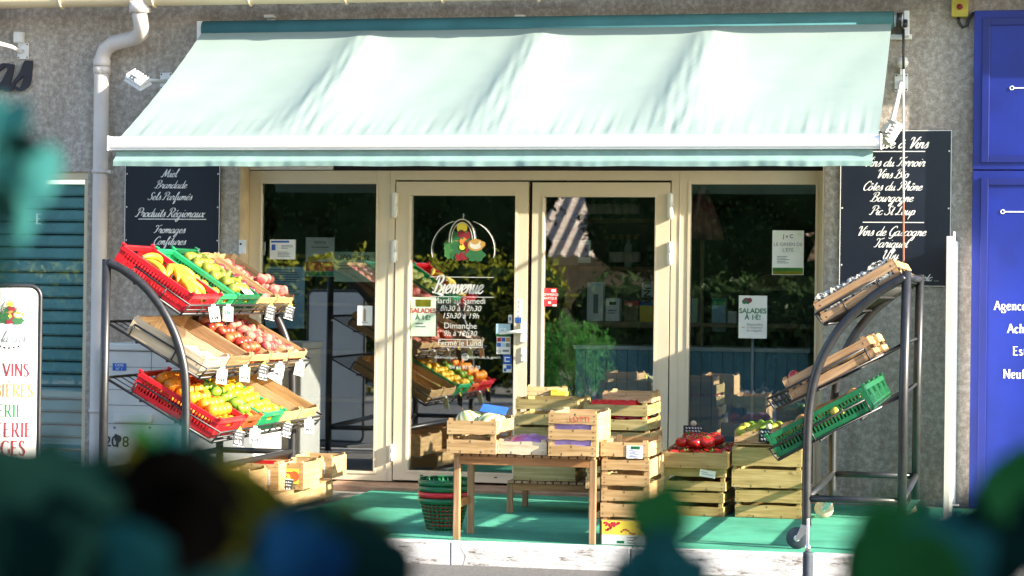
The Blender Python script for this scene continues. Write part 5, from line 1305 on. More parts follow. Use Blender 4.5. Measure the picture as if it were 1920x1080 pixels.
mk = MB(); q = P(221, 828, YC); mk.tube([(q.x-.002, YC-.004, q.z-.04), (q.x+.004, YC-.004, q.z+.01), (q.x-.008, YC-.004, q.z+.03)], .006, 5); mk.disc(q.x+.004, q.z+.02, .026, YC-.0045, 12); mk.disc(q.x-.012, q.z+.04, .014, YC-.005, 12); wpart(mk, 'flower_mark', G('ink'), cf)
lb = MB(); q = P(224, 688, YC); lb.bx(q.x-.05, q.x+.05, YC-.004, YC-.001, q.z-.026, q.z+.026); wpart(lb, 'blue_label', G('ink_blue'), cf)
sans('lettering', 'CAVE\nN° 1', .026, q.x, YC-.0055, q.z+.004, 'vinyl_white', cf)
lb = MB(); q = P(279, 833, YC); lb.bx(q.x-.045, q.x+.045, YC-.003, YC-.001, q.z-.022, q.z+.022); lb.bx(q.x-.012, q.x+.012, YC-.0045, YC-.0032, q.z-.003, q.z+.003, 1); lb.prism([(q.x+.006, q.z-.009), (q.x+.018, q.z), (q.x+.006, q.z+.009)], YC-.005, YC-.0033, 1); wpart(lb, 'arrow_label', [G('paper_white'), G('ink_blue')], cf)
for X in (fa+.08, fb_-.08): wpart(MB().bx(X-.04, X+.04, YC+.04, -.08, -.01, .0495), 'foot', G('dark_gap'), cf)
# A-board on the far left
YA = -3.62
q0, q1 = P(-40, 700, YA), P(79, 700, YA); za, zb_ = P(40, 868, YA).z-.25, P(40, 536, YA).z; wA = .62; xA1 = q1.x; xA0 = xA1-wA; cxA = (xA0+xA1)/2
ab = thing('pavement_sign', 'white pavement sign with black rim advertising cave à vins and épicerie', 'sign', (cxA, YA, -.124))
def rrect(x0, x1, z0, z1, r): 
    out = []
    for cx, cz, a0 in ((x1-r, z1-r, 0), (x0+r, z1-r, 90), (x0+r, z0+r, 180), (x1-r, z0+r, 270)):
        for k in range(7): a = R(a0+15*k); out.append((cx+r*math.cos(a), cz+r*math.sin(a)))
    return out
bp = MB(); bp.prism(rrect(xA0+.012, xA1-.012, .06, zb_-.012, .05)[::-1], YA-.006, YA+.006); wpart(bp, 'panel', G('vinyl_white'), ab)
fr2 = MB(); fr2.tube([(x, YA, z) for x, z in rrect(xA0, xA1, .05, zb_, .06)], .013, 8, closed=True); wpart(fr2, 'rim', G('black_steel'), ab)
wpart(MB().bx(xA0+.02, xA1-.02, YA-.22, YA+.22, -.124, .03), 'foot', G('black_steel'), ab, .006)
ya = YA-.0075
def basket_logo(root, X, Z, s, y, outline=False):
    """fruit basket: white bread arch, greens, tomatoes, cheese cloche"""
    l = MB(); cnt = [0]
    def D_(x, z, r, mi, sx=1, lobes=0):
        cnt[0] += 1; n = 20; yy = y-.00025*cnt[0]
        vs = [(X+x*s, yy, Z+z*s)] + [(X+x*s+r*s*sx*(1+.13*math.cos(lobes*6.283*i/n) if lobes else 1)*math.cos(6.283*i/n), yy, Z+z*s+r*s*(1+.13*math.cos(lobes*6.283*i/n) if lobes else 1)*math.sin(6.283*i/n)) for i in range(n)]
        l.add(vs, [(0, 1+i, 1+(i+1) % n) for i in range(n)], mi)
    n = 18
    arch = [(X+.44*s*math.cos(math.pi*i/n), y-.002, Z+.12*s+.78*s*max(0, math.sin(math.pi*i/n))**.85) for i in range(n+1)]
    l.tube(arch, .022*s, 5, 3); l.tube([(X+(p[0]-X)*.82, p[1], Z+.12*s+(p[2]-Z-.12*s)*.86) for p in arch], .014*s, 5, 3)
    D_(0, .62, .2, 5, .9)
    for x, z, r, mi in ((-.24, .3, .2, 1), (.26, .3, .18, 1), (-.40, .0, .22, 2), (-.18, -.05, .22, 1), (-.42, -.24, .18, 2), (-.28, -.3, .14, 1)): D_(x, z, r, mi, 1, 7)
    for x, z, r, mi in ((-.02, .42, .13, 0), (.17, .38, .14, 0), (.05, .17, .13, 4), (.02, -.02, .10, 5), (.2, .08, .13, 0), (-.08, -.34, .14, 0), (.10, -.3, .15, 0), (.24, -.14, .12, 0)): D_(x, z, r, mi); D_(x-.03, z+r*.75, r*.3, 1, 1, 5)
    D_(.48, -.28, .22, 1, 1.5, 6); D_(.48, .05, .20, 6, 1.4); D_(.48, .06, .15, 3, 1.4); D_(.72, .08, .09, 6); D_(.46, .16, .09, 6, 1.6)
    l.bx(X-.56*s, X+.4*s, y-.0006, y-.0001, Z+.17*s, Z+.19*s, 6)
    return l
LOGO = [G('logo_red'), G('logo_green'), simple('cabbage', (.05, .20, .05), .7), simple('logo_cream', (.55, .53, .46), .7), simple('carrot', (.6, .2, .03), .7), G('paper_yellow'), G('ink_gold')]
wpart(basket_logo(ab, P(27, 590, ya).x, P(27, 592, ya).z, .10, ya-.001), 'logo', LOGO, ab)
le = MB(); script_text(le, 'Epicurie', .0001, 0, 0, 0) if False else None
xc = P(8, 700, ya).x
rows = [(707, 'CAVE à VINS', 'ink_maroon', .072), (746, 'CAVE à BIÈRES', 'ink_gold', .072), (784, 'ÉPICERIE', 'ink_green', .072), (822, 'CHARCUTERIE', 'ink_maroon', .082), (856, 'FROMAGES', 'ink_red', .082)]
ends = [61, 68, 50, 66, 54]
for (py, t_, mt, h), pe in zip(rows, ends):
    l = MB(); q = P(pe, py, ya); serif_text(l, t_, h, q.x, ya-.001, q.z, 'R', wmin=.07, wmax=.17, maxw=.54, sx=.78); wpart(l, 'lettering', G(mt), ab)
l = MB(); q = P(58, 642, ya); script_text(l, 'Cave de la Gare'.replace('C', 'C'), .03, q.x, ya-.001, q.z, wmin=.1, wmax=.2, align='R', maxw=.5); wpart(l, 'lettering', G('ink_grey'), ab)
l = MB()
for i in range(5): q = P(10+8*i, 650+3*math.sin(i/4*3.14), ya); l.disc(q.x, q.z, .007, ya-.001, 6)
wpart(l, 'dots', G('ink'), ab)
ab.matrix_basis = T(cxA-.045, YA, -.124) @ RZ(R(22))
# terrace screen beside the right rack, seen edge on
YU = -1.1
x = P(1779, 700, YU).x; z1 = P(1776, 443, YU).z
sp_ = thing('terrace_screen', 'tall white edge on terrace screen between the right rack and the blue shopfront', 'screen', (x, -.55, 0))
wpart(MB().bx(x-.024, x+.016, YU-.02, YU+.02, .012, z1), 'grey_profile', G('pvc_pipe'), sp_, .003)  # front edge of the white screen, its shade painted in as grey
wpart(MB().bx(x+.0165, x+.030, YU-.012, YU+.016, .02, z1+.03), 'edge_strip', G('white_alu'), sp_, .002)
wpart(MB().bx(x-.008, x+.014, YU+.0205, -.045, .06, z1-.01), 'panel', G('white_metal'), sp_, .002)
wpart(MB().bx(x-.02, x+.024, -.044, -.004, .012, z1-.006), 'wall_profile', G('white_alu'), sp_, .003)
for y_ in (YU, -.024): wpart(MB().bx(x-.05, x+.05, y_-.06, y_+.02, .001, .0115), 'base_plate', G('white_metal'), sp_, .002)
# ribbed post in front of the kerb
YP = YK-.30; q = P(1514, 1060, YP)
bp = thing('kerb_post', 'black ribbed post with chrome top standing in front of the white kerb', 'post', (q.x, YP, -.125))
zt_ = P(1514, 1035, YP).z
b = MB(); b.lathe([(.028, 0), (.028, .02)] + [(.024+.003*(i % 2), .02+i*.008) for i in range(int((zt_+.125-.02)/.008))] + [(.02, zt_+.125)], 14); b.build('ribbed_sleeve', G('rubber'), bp)
MB().lathe([(.015, zt_+.126), (.015, zt_+.16), (.008, zt_+.165), (.007, zt_+.30), (.003, zt_+.305)], 12).build('chrome_tip', G('chrome'), bp)
# ------------------------------------------------------------------ posters and stickers on the glass
OUT = YF+.016
def poster(x0, x1, y0, y1, mt, label, cat='poster', Y=None, blocks=(), name='poster', rot=0):
    """blocks: (u0,u1,v0,v1,material) in page units, v from the top; or ('t',text,u,v,size,material,bold)"""
    Y = YG+.004 if Y is None else Y
    a, b = P(x0, (y0+y1)/2, Y), P(x1, (y0+y1)/2, Y); zt_, zb_ = P(x0, y0, Y).z, P(x0, y1, Y).z; w, h = b.x-a.x, zt_-zb_
    t = thing(name, label, cat, T(a.x, Y, zb_) @ RY(R(rot)))
    MB().bx(0, w, -.0008, .0008, 0, h).build('sheet', G(mt), t)
    ms = {}
    for bl in blocks:
        if bl[0] == 't':
            _, s, u, v, sz, m_, bold = bl
            o = sans('lettering', s, sz*h, u*w, -.0022, (1-v)*h, m_, None, bold=bold); o.parent = t
        else:
            u0, u1, v0, v1, m_ = bl; ms.setdefault(m_, MB()).bx(u0*w, u1*w, -.0016-.0002*len(ms), -.0009, (1-v1)*h, (1-v0)*h)
    for m_, mb in ms.items(): mb.build('print', G(m_), t)
    return t, w, h
def lines(u0, u1, v0, v1, n, m_, seed=1):
    r_ = random.Random(seed); return [(u0, u0+(u1-u0)*r_.uniform(.55, 1), v0+(v1-v0)*i/n, v0+(v1-v0)*(i+.4)/n, m_) for i in range(n)]
poster(506, 554, 449, 486, 'paper_white', 'small white notice with a dark round stamp, top left of the left window', Y=OUT, blocks=[(.05, .75, .06, .16, 'ink_blue'), (.07, .22, .25, .55, 'ink_blue')] + lines(.45, .9, .28, .5, 3, 'ink_grey', 2) + lines(.3, .92, .62, .9, 4, 'ink_grey', 3))
t, w, h = poster(573, 627, 445, 518, 'paper_white', 'poster with a tilted yellow banner and red and green foot in the left window', blocks=[('t', 'PEPINE', .5, .17, .11, 'ink_grey', 0), (.2, .8, .24, .26, 'ink_grey'), (.02, .98, .64, .86, 'paper_red'), (.02, .98, .62, .68, 'plastic_orange'), (.02, .98, .87, .985, 'plastic_green_light')])
b = MB().box((0, 0, 0), (w*.86, .0008, h*.14)); b.build('banner', G('paper_yellow'), t, 0, T(w*.5, -.0024, h*.49) @ RY(R(-11)))
b = MB(); [b.box((0, 0, q*.012), (w*.6, .0006, .004)) for q in (-.6, .6)]; b.build('print', G('ink_gold'), t, 0, T(w*.5, -.0034, h*.49) @ RY(R(-11)))
poster(627, 703, 472, 528, 'paper_green', 'pale wide poster with dark bold heading beside the banner poster', blocks=[('t', 'RÉCUPÉREZ', .5, .26, .20, 'ink', .01), (.1, .9, .45, .48, 'ink_grey'), (.1, .7, .55, .58, 'ink_grey')])
poster(498, 571, 500, 615, 'paper_blue', 'large pale blue notice full of fine lines behind the left window', blocks=lines(.1, .9, .04, .55, 13, 'ink_grey', 5) + lines(.1, .8, .62, .9, 6, 'ink_grey', 6))
poster(670, 698, 573, 610, 'paper_white', 'little white card with a bottle drawing at the right of the left window', Y=OUT, blocks=[(.42, .58, .2, .8, 'paper_brown'), (.46, .54, .12, .2, 'paper_brown'), (.3, .7, .84, .87, 'ink_grey')])
poster(770, 817, 557, 630, 'paper_green', 'translucent green salad offer sheet on the left door', Y=OUT, blocks=[(.2, .8, .06, .24, 'leaf_hedge'), ('t', 'SALADES', .5, .40, .17, 'ink_red', .02), ('t', 'À 1€!', .5, .58, .17, 'ink_green', .02), (.2, .5, .66, .69, 'ink_grey'), (.2, .6, .74, .77, 'ink_grey')])
YS_ = YF+.016
poster(930, 957, 607, 630, 'paper_blue', 'blue card payment sticker above the small card logos on the door', 'sticker', YS_, [('t', 'CB', .5, .68, .5, 'vinyl_white', .01), (0, 1, .82, 1, 'plastic_green')], 'sticker')
poster(931, 957, 631, 664, 'paper_white', 'white sticker with four small card logos on the door', 'sticker', YS_, [(.04, .32, .06, .28, 'ink_red'), (.36, .64, .06, .28, 'ink_blue'), (.68, .96, .06, .28, 'ink_gold'), (.04, .32, .36, .58, 'ink_blue'), (.36, .64, .36, .58, 'paper_blue'), (.68, .96, .36, .58, 'ink_grey'), ('t', 'CB', .2, .90, .2, 'ink_grey', 0), (.45, .9, .74, .86, 'ink_grey')], 'sticker')
poster(943, 959, 666, 682, 'ink_blue', 'upper small blue square sticker low on the left door', 'sticker', YS_, [(.2, .8, .2, .3, 'vinyl_white'), (.2, .8, .65, .75, 'vinyl_white'), (.2, .3, .3, .65, 'vinyl_white')], 'sticker')
poster(943, 959, 683, 698, 'paper_white', 'lower white and blue square sticker low on the left door', 'sticker', YS_, [(.4, .95, .1, .6, 'ink_blue'), (.1, .4, .5, .9, 'ink_blue')], 'sticker')
poster(953, 960, 590, 606, 'paper_white', 'tiny white sticker beside the door pull plate', 'sticker', YS_, [(.3, .7, .3, .7, 'ink_blue')], 'sticker')
poster(1017, 1044, 540, 574, 'paper_red', 'red square award sticker at the left edge of the right door', 'sticker', YS_, [('t', 'COMMERCE', .5, .42, .18, 'vinyl_white', .01), ('t', 'PRATIQUE', .5, .62, .18, 'vinyl_white', .01), (.62, .92, .06, .22, 'vinyl_white'), (.4, .6, .74, .86, 'vinyl_white'), (.7, 1, .9, 1, 'vinyl_white')], 'sticker')
poster(1037, 1084, 450, 497, 'paper_brown', 'brown card with two pale lines in the right door', blocks=lines(.15, .8, .55, .75, 2, 'paper_yellow', 4))
poster(1083, 1108, 450, 493, 'paper_green', 'green bordered picture card beside the brown card in the right door', blocks=[(.08, .92, .1, .9, 'paper_white'), (.16, .84, .2, .75, 'leaf_dark')])
poster(1448, 1507, 432, 515, 'paper_white', 'white event poster with grass along its foot, high in the right window', Y=OUT, blocks=[('t', 'J ♥ C'.replace('♥', 'v'), .5, .17, .12, 'ink', .01), ('t', 'LE GREEN DE', .5, .35, .11, 'ink_grey', 0), ('t', "L'ÉTÉ", .5, .48, .11, 'ink_grey', 0), (.1, .2, .06, .12, 'paper_green'), (.8, .92, .06, .12, 'paper_green'), (.02, .98, .84, .92, 'leaf_bush'), (.02, .98, .92, .99, 'leaf_hedge')] + lines(.15, .62, .58, .76, 5, 'ink_grey', 7))
t, w, h = poster(1385, 1438, 554, 634, 'paper_white', 'white sheet offering salads at one euro in the right window', Y=OUT, blocks=[('t', 'SALADES', .5, .41, .16, 'ink_green', .025), ('t', 'À 1€!', .5, .56, .16, 'ink_green', .025), ('t', 'Disponibles', .58, .70, .08, 'ink_grey', 0), ('t', "à l'intérieur", .58, .77, .08, 'ink_grey', 0), ('t', 'du magasin', .56, .84, .08, 'ink_grey', 0), (.1, .22, .735, .75, 'ink_gold')])
l = MB(); [l.disc(w*(.2+.06*i), h*(.86+.03*(i % 2)), .018, -.002-.0003*i, 10, i % 2) for i in range(4)]; l.build('salad_drawing', [G('ink_green'), G('plum')], t)
tag(MB().tube([P(1411, 634, YG+.02), P(1410, 840, YG+.02)], .012, 8).build('sign_pole', G('white_metal')), 'thin upright pole under the salad sheet in the right window', 'pole')
# lettering and logo on the left door
o, sub = doors[0]; yl = YF+.016
def dsans(s, size, px, py, **k):
    q = P(px, py, yl); ob = sans('lettering', s, size, q.x, yl, q.z, 'door_vinyl', None, **k); ob.data.transform(bld.matrix_basis.inverted()); ob.parent = o
l = MB(); q = P(863, 550, yl); script_text(l, 'Bienvenue', .062, q.x-.02, yl, q.z, wmin=.12, wmax=.32, shear=.32, sx=.78, maxw=.42)
for px0, px1, py in ((806, 926, 519), (806, 926, 556), (822, 903, 636), (826, 905, 650)): a, b = P(px0, py, yl), P(px1, py, yl); l.bx(a.x, b.x, yl-.0006, yl, a.z-.0022, a.z+.0022)
dsans('Mardi au Samedi', .058, 861, 569); dsans('8h30 à 12h30', .055, 863, 583, shear=.25); dsans('15h30 à 19h', .055, 863, 597, shear=.25)
dsans('Dimanche', .060, 863, 616); dsans('9h à 12h30', .055, 862, 630, shear=.25); dsans('Fermé le Lundi', .055, 863, 648)
dsans('epiceriedelagare', .026, 836, 672); dsans('epicerie_de_la_gare30', .026, 908, 672); dsans('04 66 93 60 30', .036, 871, 692, shear=.2)
q = P(872, 669, yl)
for r_, n_ in ((.024, 20), (.010, 14)): l.tube([(q.x+r_*math.cos(2*math.pi*i/n_), yl, q.z+r_*math.sin(2*math.pi*i/n_)) for i in range(n_)], .0018, 4, closed=True)
sq = rrect(q.x-.017, q.x+.017, q.z-.017, q.z+.017, .006); l.tube([(x, yl, z) for x, z in sq], .0016, 4, closed=True)
q = P(868, 466, yl)
for a0, a1 in ((195, 108), (72, -15)): l.tube([(q.x+.232*math.cos(R(a0+(a1-a0)*i/16)), yl, q.z-.01+.215*math.sin(R(a0+(a1-a0)*i/16))) for i in range(17)], .003, 5)
l.tube([(q.x, yl, q.z+.25), (q.x, yl, q.z+.21)], .003, 5)
sub(l, 'lettering', G('door_vinyl'))
q = P(866, 462, yl); sub(basket_logo(o, q.x, q.z, .215, yl-.001), 'logo', [G('logo_red'), G('logo_green'), G('cabbage'), G('logo_cream'), G('carrot'), G('paper_yellow'), G('ink_gold')])

# ------------------------------------------------------------------ inside the shop
def shelf_unit(x0, x1, Y, d, zs_, h, label, mt='shelf_wood'):
    t = thing('shelf_unit', label, 'shelf', ((x0+x1)/2, Y+d/2, .02))
    for X in (x0, x1-.03): wpart(MB().bx(X, X+.03, Y, Y+d, .02, h), 'side_panel', G(mt), t)
    for z in zs_: wpart(MB().bx(x0+.031, x1-.031, Y, Y+d, z-.03, z), 'shelf_board', G(mt), t)
    wpart(MB().bx(x0+.031, x1-.031, Y+d-.012, Y+d, .02, h), 'back_panel', G('shop_dark'), t)
    return t
YI = 1.9
zA, zB, zC = P(1170, 607, YI).z, P(1170, 500, YI).z, P(1170, 410, YI).z
sx0, sx1 = P(1060, 600, YI).x, P(1290, 600, YI).x
shelf_unit(sx0, sx1, YI, .34, (.4, .75, zA, zB, zC), 2.3, 'tall wooden shelf unit of boxes seen through the right door')
def inbox(px0, px1, py0, py1, Y, mt, label, blocks=(), d=.08):
    a, b = P(px0, py1, Y), P(px1, py0, Y); t = thing('product_box', label, 'box', ((a.x+b.x)/2, Y+d/2, a.z))
    wpart(MB().bx(a.x, b.x, Y, Y+d, a.z, b.z), 'carton', G(mt), t, .003); wpart(MB().bx(a.x+.004, b.x-.004, Y+.004, Y+d-.004, b.z+.0005, b.z+.004), 'lid', G(mt), t)
    for (u0, u1, v0, v1, m_) in blocks: wpart(MB().bx(a.x+(b.x-a.x)*u0, a.x+(b.x-a.x)*u1, Y-.0015, Y-.0003, b.z+(a.z-b.z)*v1, b.z+(a.z-b.z)*v0), 'print', G(m_), t)
    return t, a, b
YX = .75
inbox(1100, 1131, 530, 602, YX, 'paper_white', 'tall white carton with blue cap behind the right door', [(.25, .9, .02, .08, 'paper_blue'), (.4, .7, .3, .8, 'ink_grey')])
inbox(1135, 1162, 560, 602, YX, 'paper_white', 'short white carton beside the tall one behind the right door', [(.25, .75, .14, .28, 'ink'), (.2, .8, .5, .55, 'ink_grey'), (.2, .7, .62, .66, 'ink_grey')])
t, a, b = inbox(1203, 1224, 530, 557, YX+.1, 'paper_white', 'white box lettered KUNA sideways behind the right door')
sans('lettering', 'KUNA', .075, (a.x+b.x)/2-.025, YX+.097, (a.z+b.z)/2, 'ink', t, rot=R(90), bold=.02)
inbox(1170, 1197, 565, 605, YX+.1, 'shelf_wood', 'ochre carton with red top band behind the right door', [(0, 1, 0, .2, 'paper_red')]); inbox(1199, 1224, 565, 605, YX+.1, 'paper_yellow', 'yellow carton with blue top band behind the right door', [(0, 1, 0, .2, 'ink_blue')])
inbox(1334, 1361, 560, 622, YX+.2, 'paper_blue', 'pale blue and white carton behind the right window', [(0, 1, 0, .2, 'plastic_green_light'), (.3, .7, .75, .85, 'ink_grey')]); inbox(1364, 1381, 585, 612, YX+.2, 'paper_white', 'small pale carton beside the blue one in the right window')
inbox(1296, 1308, 560, 612, YX+.2, 'paper_green', 'pale green carton at the left edge of the right window')
tb = thing('display_shelf', 'long display board carrying cartons behind the right door and window', 'shelf', (P(1240, 610, YX).x, YX+.2, .02))
xa_, xb_ = P(1085, 610, YX).x, P(1520, 610, YX).x; zq = P(1120, 602.5, YX).z
wpart(MB().bx(xa_, xb_, YX-.01, YX+.4, zq-.03, zq-.001), 'board', G('shelf_wood'), tb)
ct = thing('counter', 'blue grey boarded counter behind the right door and window', 'counter', ((xa_+xb_)/2, YX+.25, .02))
zk = P(1160, 648, YX-.12).z
c_ = MB(); n = 22
for i in range(n): c_.bx(xa_+(xb_-xa_)*i/n+.003, xa_+(xb_-xa_)*(i+1)/n-.003, YX-.12, YX-.10, .03, zk-.03)
wpart(c_, 'boarding', G('counter_blue'), ct); wpart(MB().bx(xa_, xb_, YX-.098, YX+.38, .03, zk-.031), 'body', G('counter_blue'), ct); wpart(MB().bx(xa_-.01, xb_+.01, YX-.14, YX+.39, zk-.03, zk), 'worktop', G('white_metal'), ct, .004)
for X in (xa_+.05, (xa_+xb_)/2, xb_-.05): wpart(MB().bx(X-.02, X+.02, YX+.3, YX+.34, zk+.001, zq-.031), 'bracket', G('shelf_wood'), tb)
bot = {}
def bottle(px, pbot, Y, h, mt, label, group, k=1.0):
    if (mt, h) not in bot:
        r_ = .036; b = MB().lathe([(r_*.9, 0), (r_, .006), (r_, h*.58), (r_*.9, h*.64), (r_*.42, h*.76), (r_*.36, h*.95), (r_*.42, h*.955), (r_*.42, h)], 14); c = MB().lathe([(r_+.0012, h*.14), (r_+.0012, h*.46)], 14, smooth=True)
        b2 = MB().lathe([(r_*.45, h*.86), (r_*.45, h+.003)], 10); bot[(mt, h)] = (b.mesh('bottle', G(mt)), c.mesh('paper_label', G('paper_white')), b2.mesh('foil', G('ink_gold')))
    m1, m2, m3_ = bot[(mt, h)]; q = P(px, pbot, Y); ob = link('bottle', m1, None, 0, T(q.x, Y, q.z)); tag(ob, label, 'bottle', group); link('paper_label', m2, ob); link('foil', m3_, ob)
YBt = 1.2; zsh = P(1470, 690, YBt).z; xs0, xs1 = P(1395, 690, YBt).x, P(1535, 690, YBt).x
shelf_unit(xs0, xs1, YBt, .3, (zsh, P(1470, 615, YBt).z, P(1470, 765, YBt).z), P(1470, 545, YBt).z, 'pale wooden bottle rack with curved crest behind the right window')
cr_ = MB(); zz0 = P(1470, 545, YBt).z; n = 16
cr_.prism([(xs0, zz0)]+[(xs0+(xs1-xs0)*i/n, zz0+.03+.11*math.sin(math.pi*i/n)**.7) for i in range(n+1)]+[(xs1, zz0)], YBt+.1, YBt+.13); tag(cr_.build('crest_board', G('shelf_wood')), 'curved wooden crest board on top of the bottle rack', 'board')
for i in range(5): bottle(1420+21*i, 690, YBt+.12, .27, ('bottle_green', 'bottle_dark')[i % 2], 'wine bottle on the middle board of the rack in the right window', 'bottles on the middle board')
for i in range(5): bottle(1422+21*i, 765, YBt+.12, .27, ('bottle_dark', 'bottle_green')[i % 2], 'wine bottle on the lowest board of the rack in the right window', 'bottles on the lowest board')
for i in range(4): bottle(1150+14*i, 500, YI+.12, .25, ('bottle_green', 'bottle_dark', 'paper_blue', 'bottle_green')[i], 'bottle on the upper shelf seen through the right door', 'bottles on the upper shelf')
for i in range(8): bottle(1078+16*i, 410, YI+.12, .25, ('bottle_dark', 'bottle_green')[i % 2], 'bottle on the highest shelf seen through the right door', 'bottles on the highest shelf')
q = P(1318, 352, .8); pz = thing('parasol', 'folded dusty pink parasol standing inside the right window', 'parasol', (q.x, .8, .02))
wpart(MB().tube([(q.x, .8, .02), (q.x, .8, q.z+.05)], .016, 8), 'pole', G('shelf_wood'), pz)
pc = MB(); pc.lathe([(.012, q.z+.04), (.05, q.z-.08), (.10, q.z-.25), (.13, q.z-.38), (.11, q.z-.36)], 24, M=T(q.x, .8, 0), fn=lambda a, z: 1+.28*math.cos(6*a)); wpart(pc, 'canopy', G('parasol_pink'), pz)
wpart(MB().lathe([(.18, .02), (.18, .06), (.03, .08)], 18, M=T(q.x, .8, 0)), 'base', G('shop_dark'), pz)
shelf_unit(P(500, 600, 2.6).x, P(760, 600, 2.6).x, 2.6, .35, (.5, .9, 1.3, 1.7), 2.1, 'dim wooden shelf unit at the back behind the left window')

# ------------------------------------------------------------------ across the street (mirrored in the panes)
def leaf_cloud(mb, centre, rad, n, size, seed, mi=0, shell=.55, squash=1.0):
    r_ = np.random.default_rng(seed); c = np.array(centre); R_ = np.array(rad)
    d = r_.normal(size=(n, 3)); d /= np.linalg.norm(d, axis=1)[:, None]
    t = (shell + (1-shell)*r_.random(n))**.6; lump = 1+.18*np.sin(d[:, 0]*5+seed)*np.cos(d[:, 2]*6+seed*2)+.12*np.sin(d[:, 1]*11)
    p = c + d*R_*(t*lump)[:, None]
    u = r_.normal(size=(n, 3)); u /= np.linalg.norm(u, axis=1)[:, None]; v = np.cross(u, r_.normal(size=(n, 3))); v /= np.linalg.norm(v, axis=1)[:, None]
    s = size*(.6+.8*r_.random(n))[:, None]
    A, B, C, D = p-u*s, p+v*s*.42, p+u*s, p-v*s*.42
    o = len(mb.v); V = np.stack([A, B, C, D], 1).reshape(-1, 3); mb.v += list(map(tuple, V.tolist()))
    mb.f += [(o+4*i, o+4*i+1, o+4*i+2, o+4*i+3) for i in range(n)]; mb.m += [mi]*n; mb.sm += [False]*n
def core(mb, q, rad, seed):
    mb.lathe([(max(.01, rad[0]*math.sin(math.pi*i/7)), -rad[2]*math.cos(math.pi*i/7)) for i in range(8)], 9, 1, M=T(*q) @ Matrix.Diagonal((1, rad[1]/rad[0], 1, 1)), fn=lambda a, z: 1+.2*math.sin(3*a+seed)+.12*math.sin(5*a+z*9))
def hedge(x0, x1, Y, h, label, seed, mt='leaf_hedge', dep=.6):
    b = MB(); k = int((x1-x0)/.45)
    for i in range(k+1):
        x = x0+(x1-x0)*i/k
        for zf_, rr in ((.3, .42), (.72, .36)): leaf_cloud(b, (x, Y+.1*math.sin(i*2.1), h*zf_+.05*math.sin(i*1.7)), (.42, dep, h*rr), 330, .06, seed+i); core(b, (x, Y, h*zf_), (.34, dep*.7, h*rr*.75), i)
    st = MB(); [st.tube([(x0+(x1-x0)*i/k, Y, -.15), (x0+(x1-x0)*i/k+.05, Y, h*.7)], [.03, .012], 6) for i in range(k+1)]
    t = thing('hedge', label, 'hedge', ((x0+x1)/2, Y, -.15)); wpart(b, 'foliage', [G(mt), G('leaf_core')], t); wpart(st, 'stems', G('trunk'), t)
hedge(-12.6, -6.8, -18.0, 1.85, 'sunlit yellow green hedge across the street, mirrored in the doors', 10)
hedge(-22, -12.9, -18.6, 1.7, 'long yellow green hedge further left across the street', 60)
hedge(-6.0, 4.5, -18.3, 1.6, 'green hedge across the street behind the camera', 120, 'leaf_dark')
def tree(x, Y, h, cr, label, seed, mt):
    t = thing('tree', label, 'tree', (x, Y, -.16)); r_ = random.Random(seed); tr = MB()
    tr.tube([(x, Y, -.16), (x+.1, Y, h*.3), (x-.05, Y+.1, h*.6)], [.2, .15, .09], 8); b = MB()
    for k in range(9):
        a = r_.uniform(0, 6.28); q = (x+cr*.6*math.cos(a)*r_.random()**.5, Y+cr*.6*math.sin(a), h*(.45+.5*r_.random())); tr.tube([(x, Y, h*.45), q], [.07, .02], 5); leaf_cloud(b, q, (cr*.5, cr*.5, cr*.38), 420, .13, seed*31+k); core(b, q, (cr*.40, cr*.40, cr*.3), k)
    wpart(tr, 'trunk', G('trunk'), t); wpart(b, 'crown', [G(mt), G('leaf_core')], t)
for i, (x, Y, h, cr, mt) in enumerate(((-9.2, -26, 7.5, 2.6, 'leaf_dark'), (-12.5, -27.5, 8.5, 3.0, 'leaf_dark'), (-16.5, -26, 6.8, 2.6, 'leaf_dark'), (-5.2, -27, 7.2, 2.6, 'leaf_dark'), (-1.5, -25, 6, 2.2, 'leaf_bush'), (-21, -25.5, 6, 2.4, 'leaf_bush'), (-26, -28, 7, 3, 'leaf_dark'))):
    tree(x, Y, h, cr, 'broad leafy tree number %s across the street, behind the hedge' % ('one', 'two', 'three', 'four', 'five', 'six', 'seven')[i] if False else ['dark tree behind the hedge facing the doors', 'tallest dark tree across the street', 'dark tree left of the tallest one', 'dark tree behind the green hedge', 'small light green tree across the street', 'light green tree before the tiled house', 'far left dark tree across the street'][i], 40+i, mt)
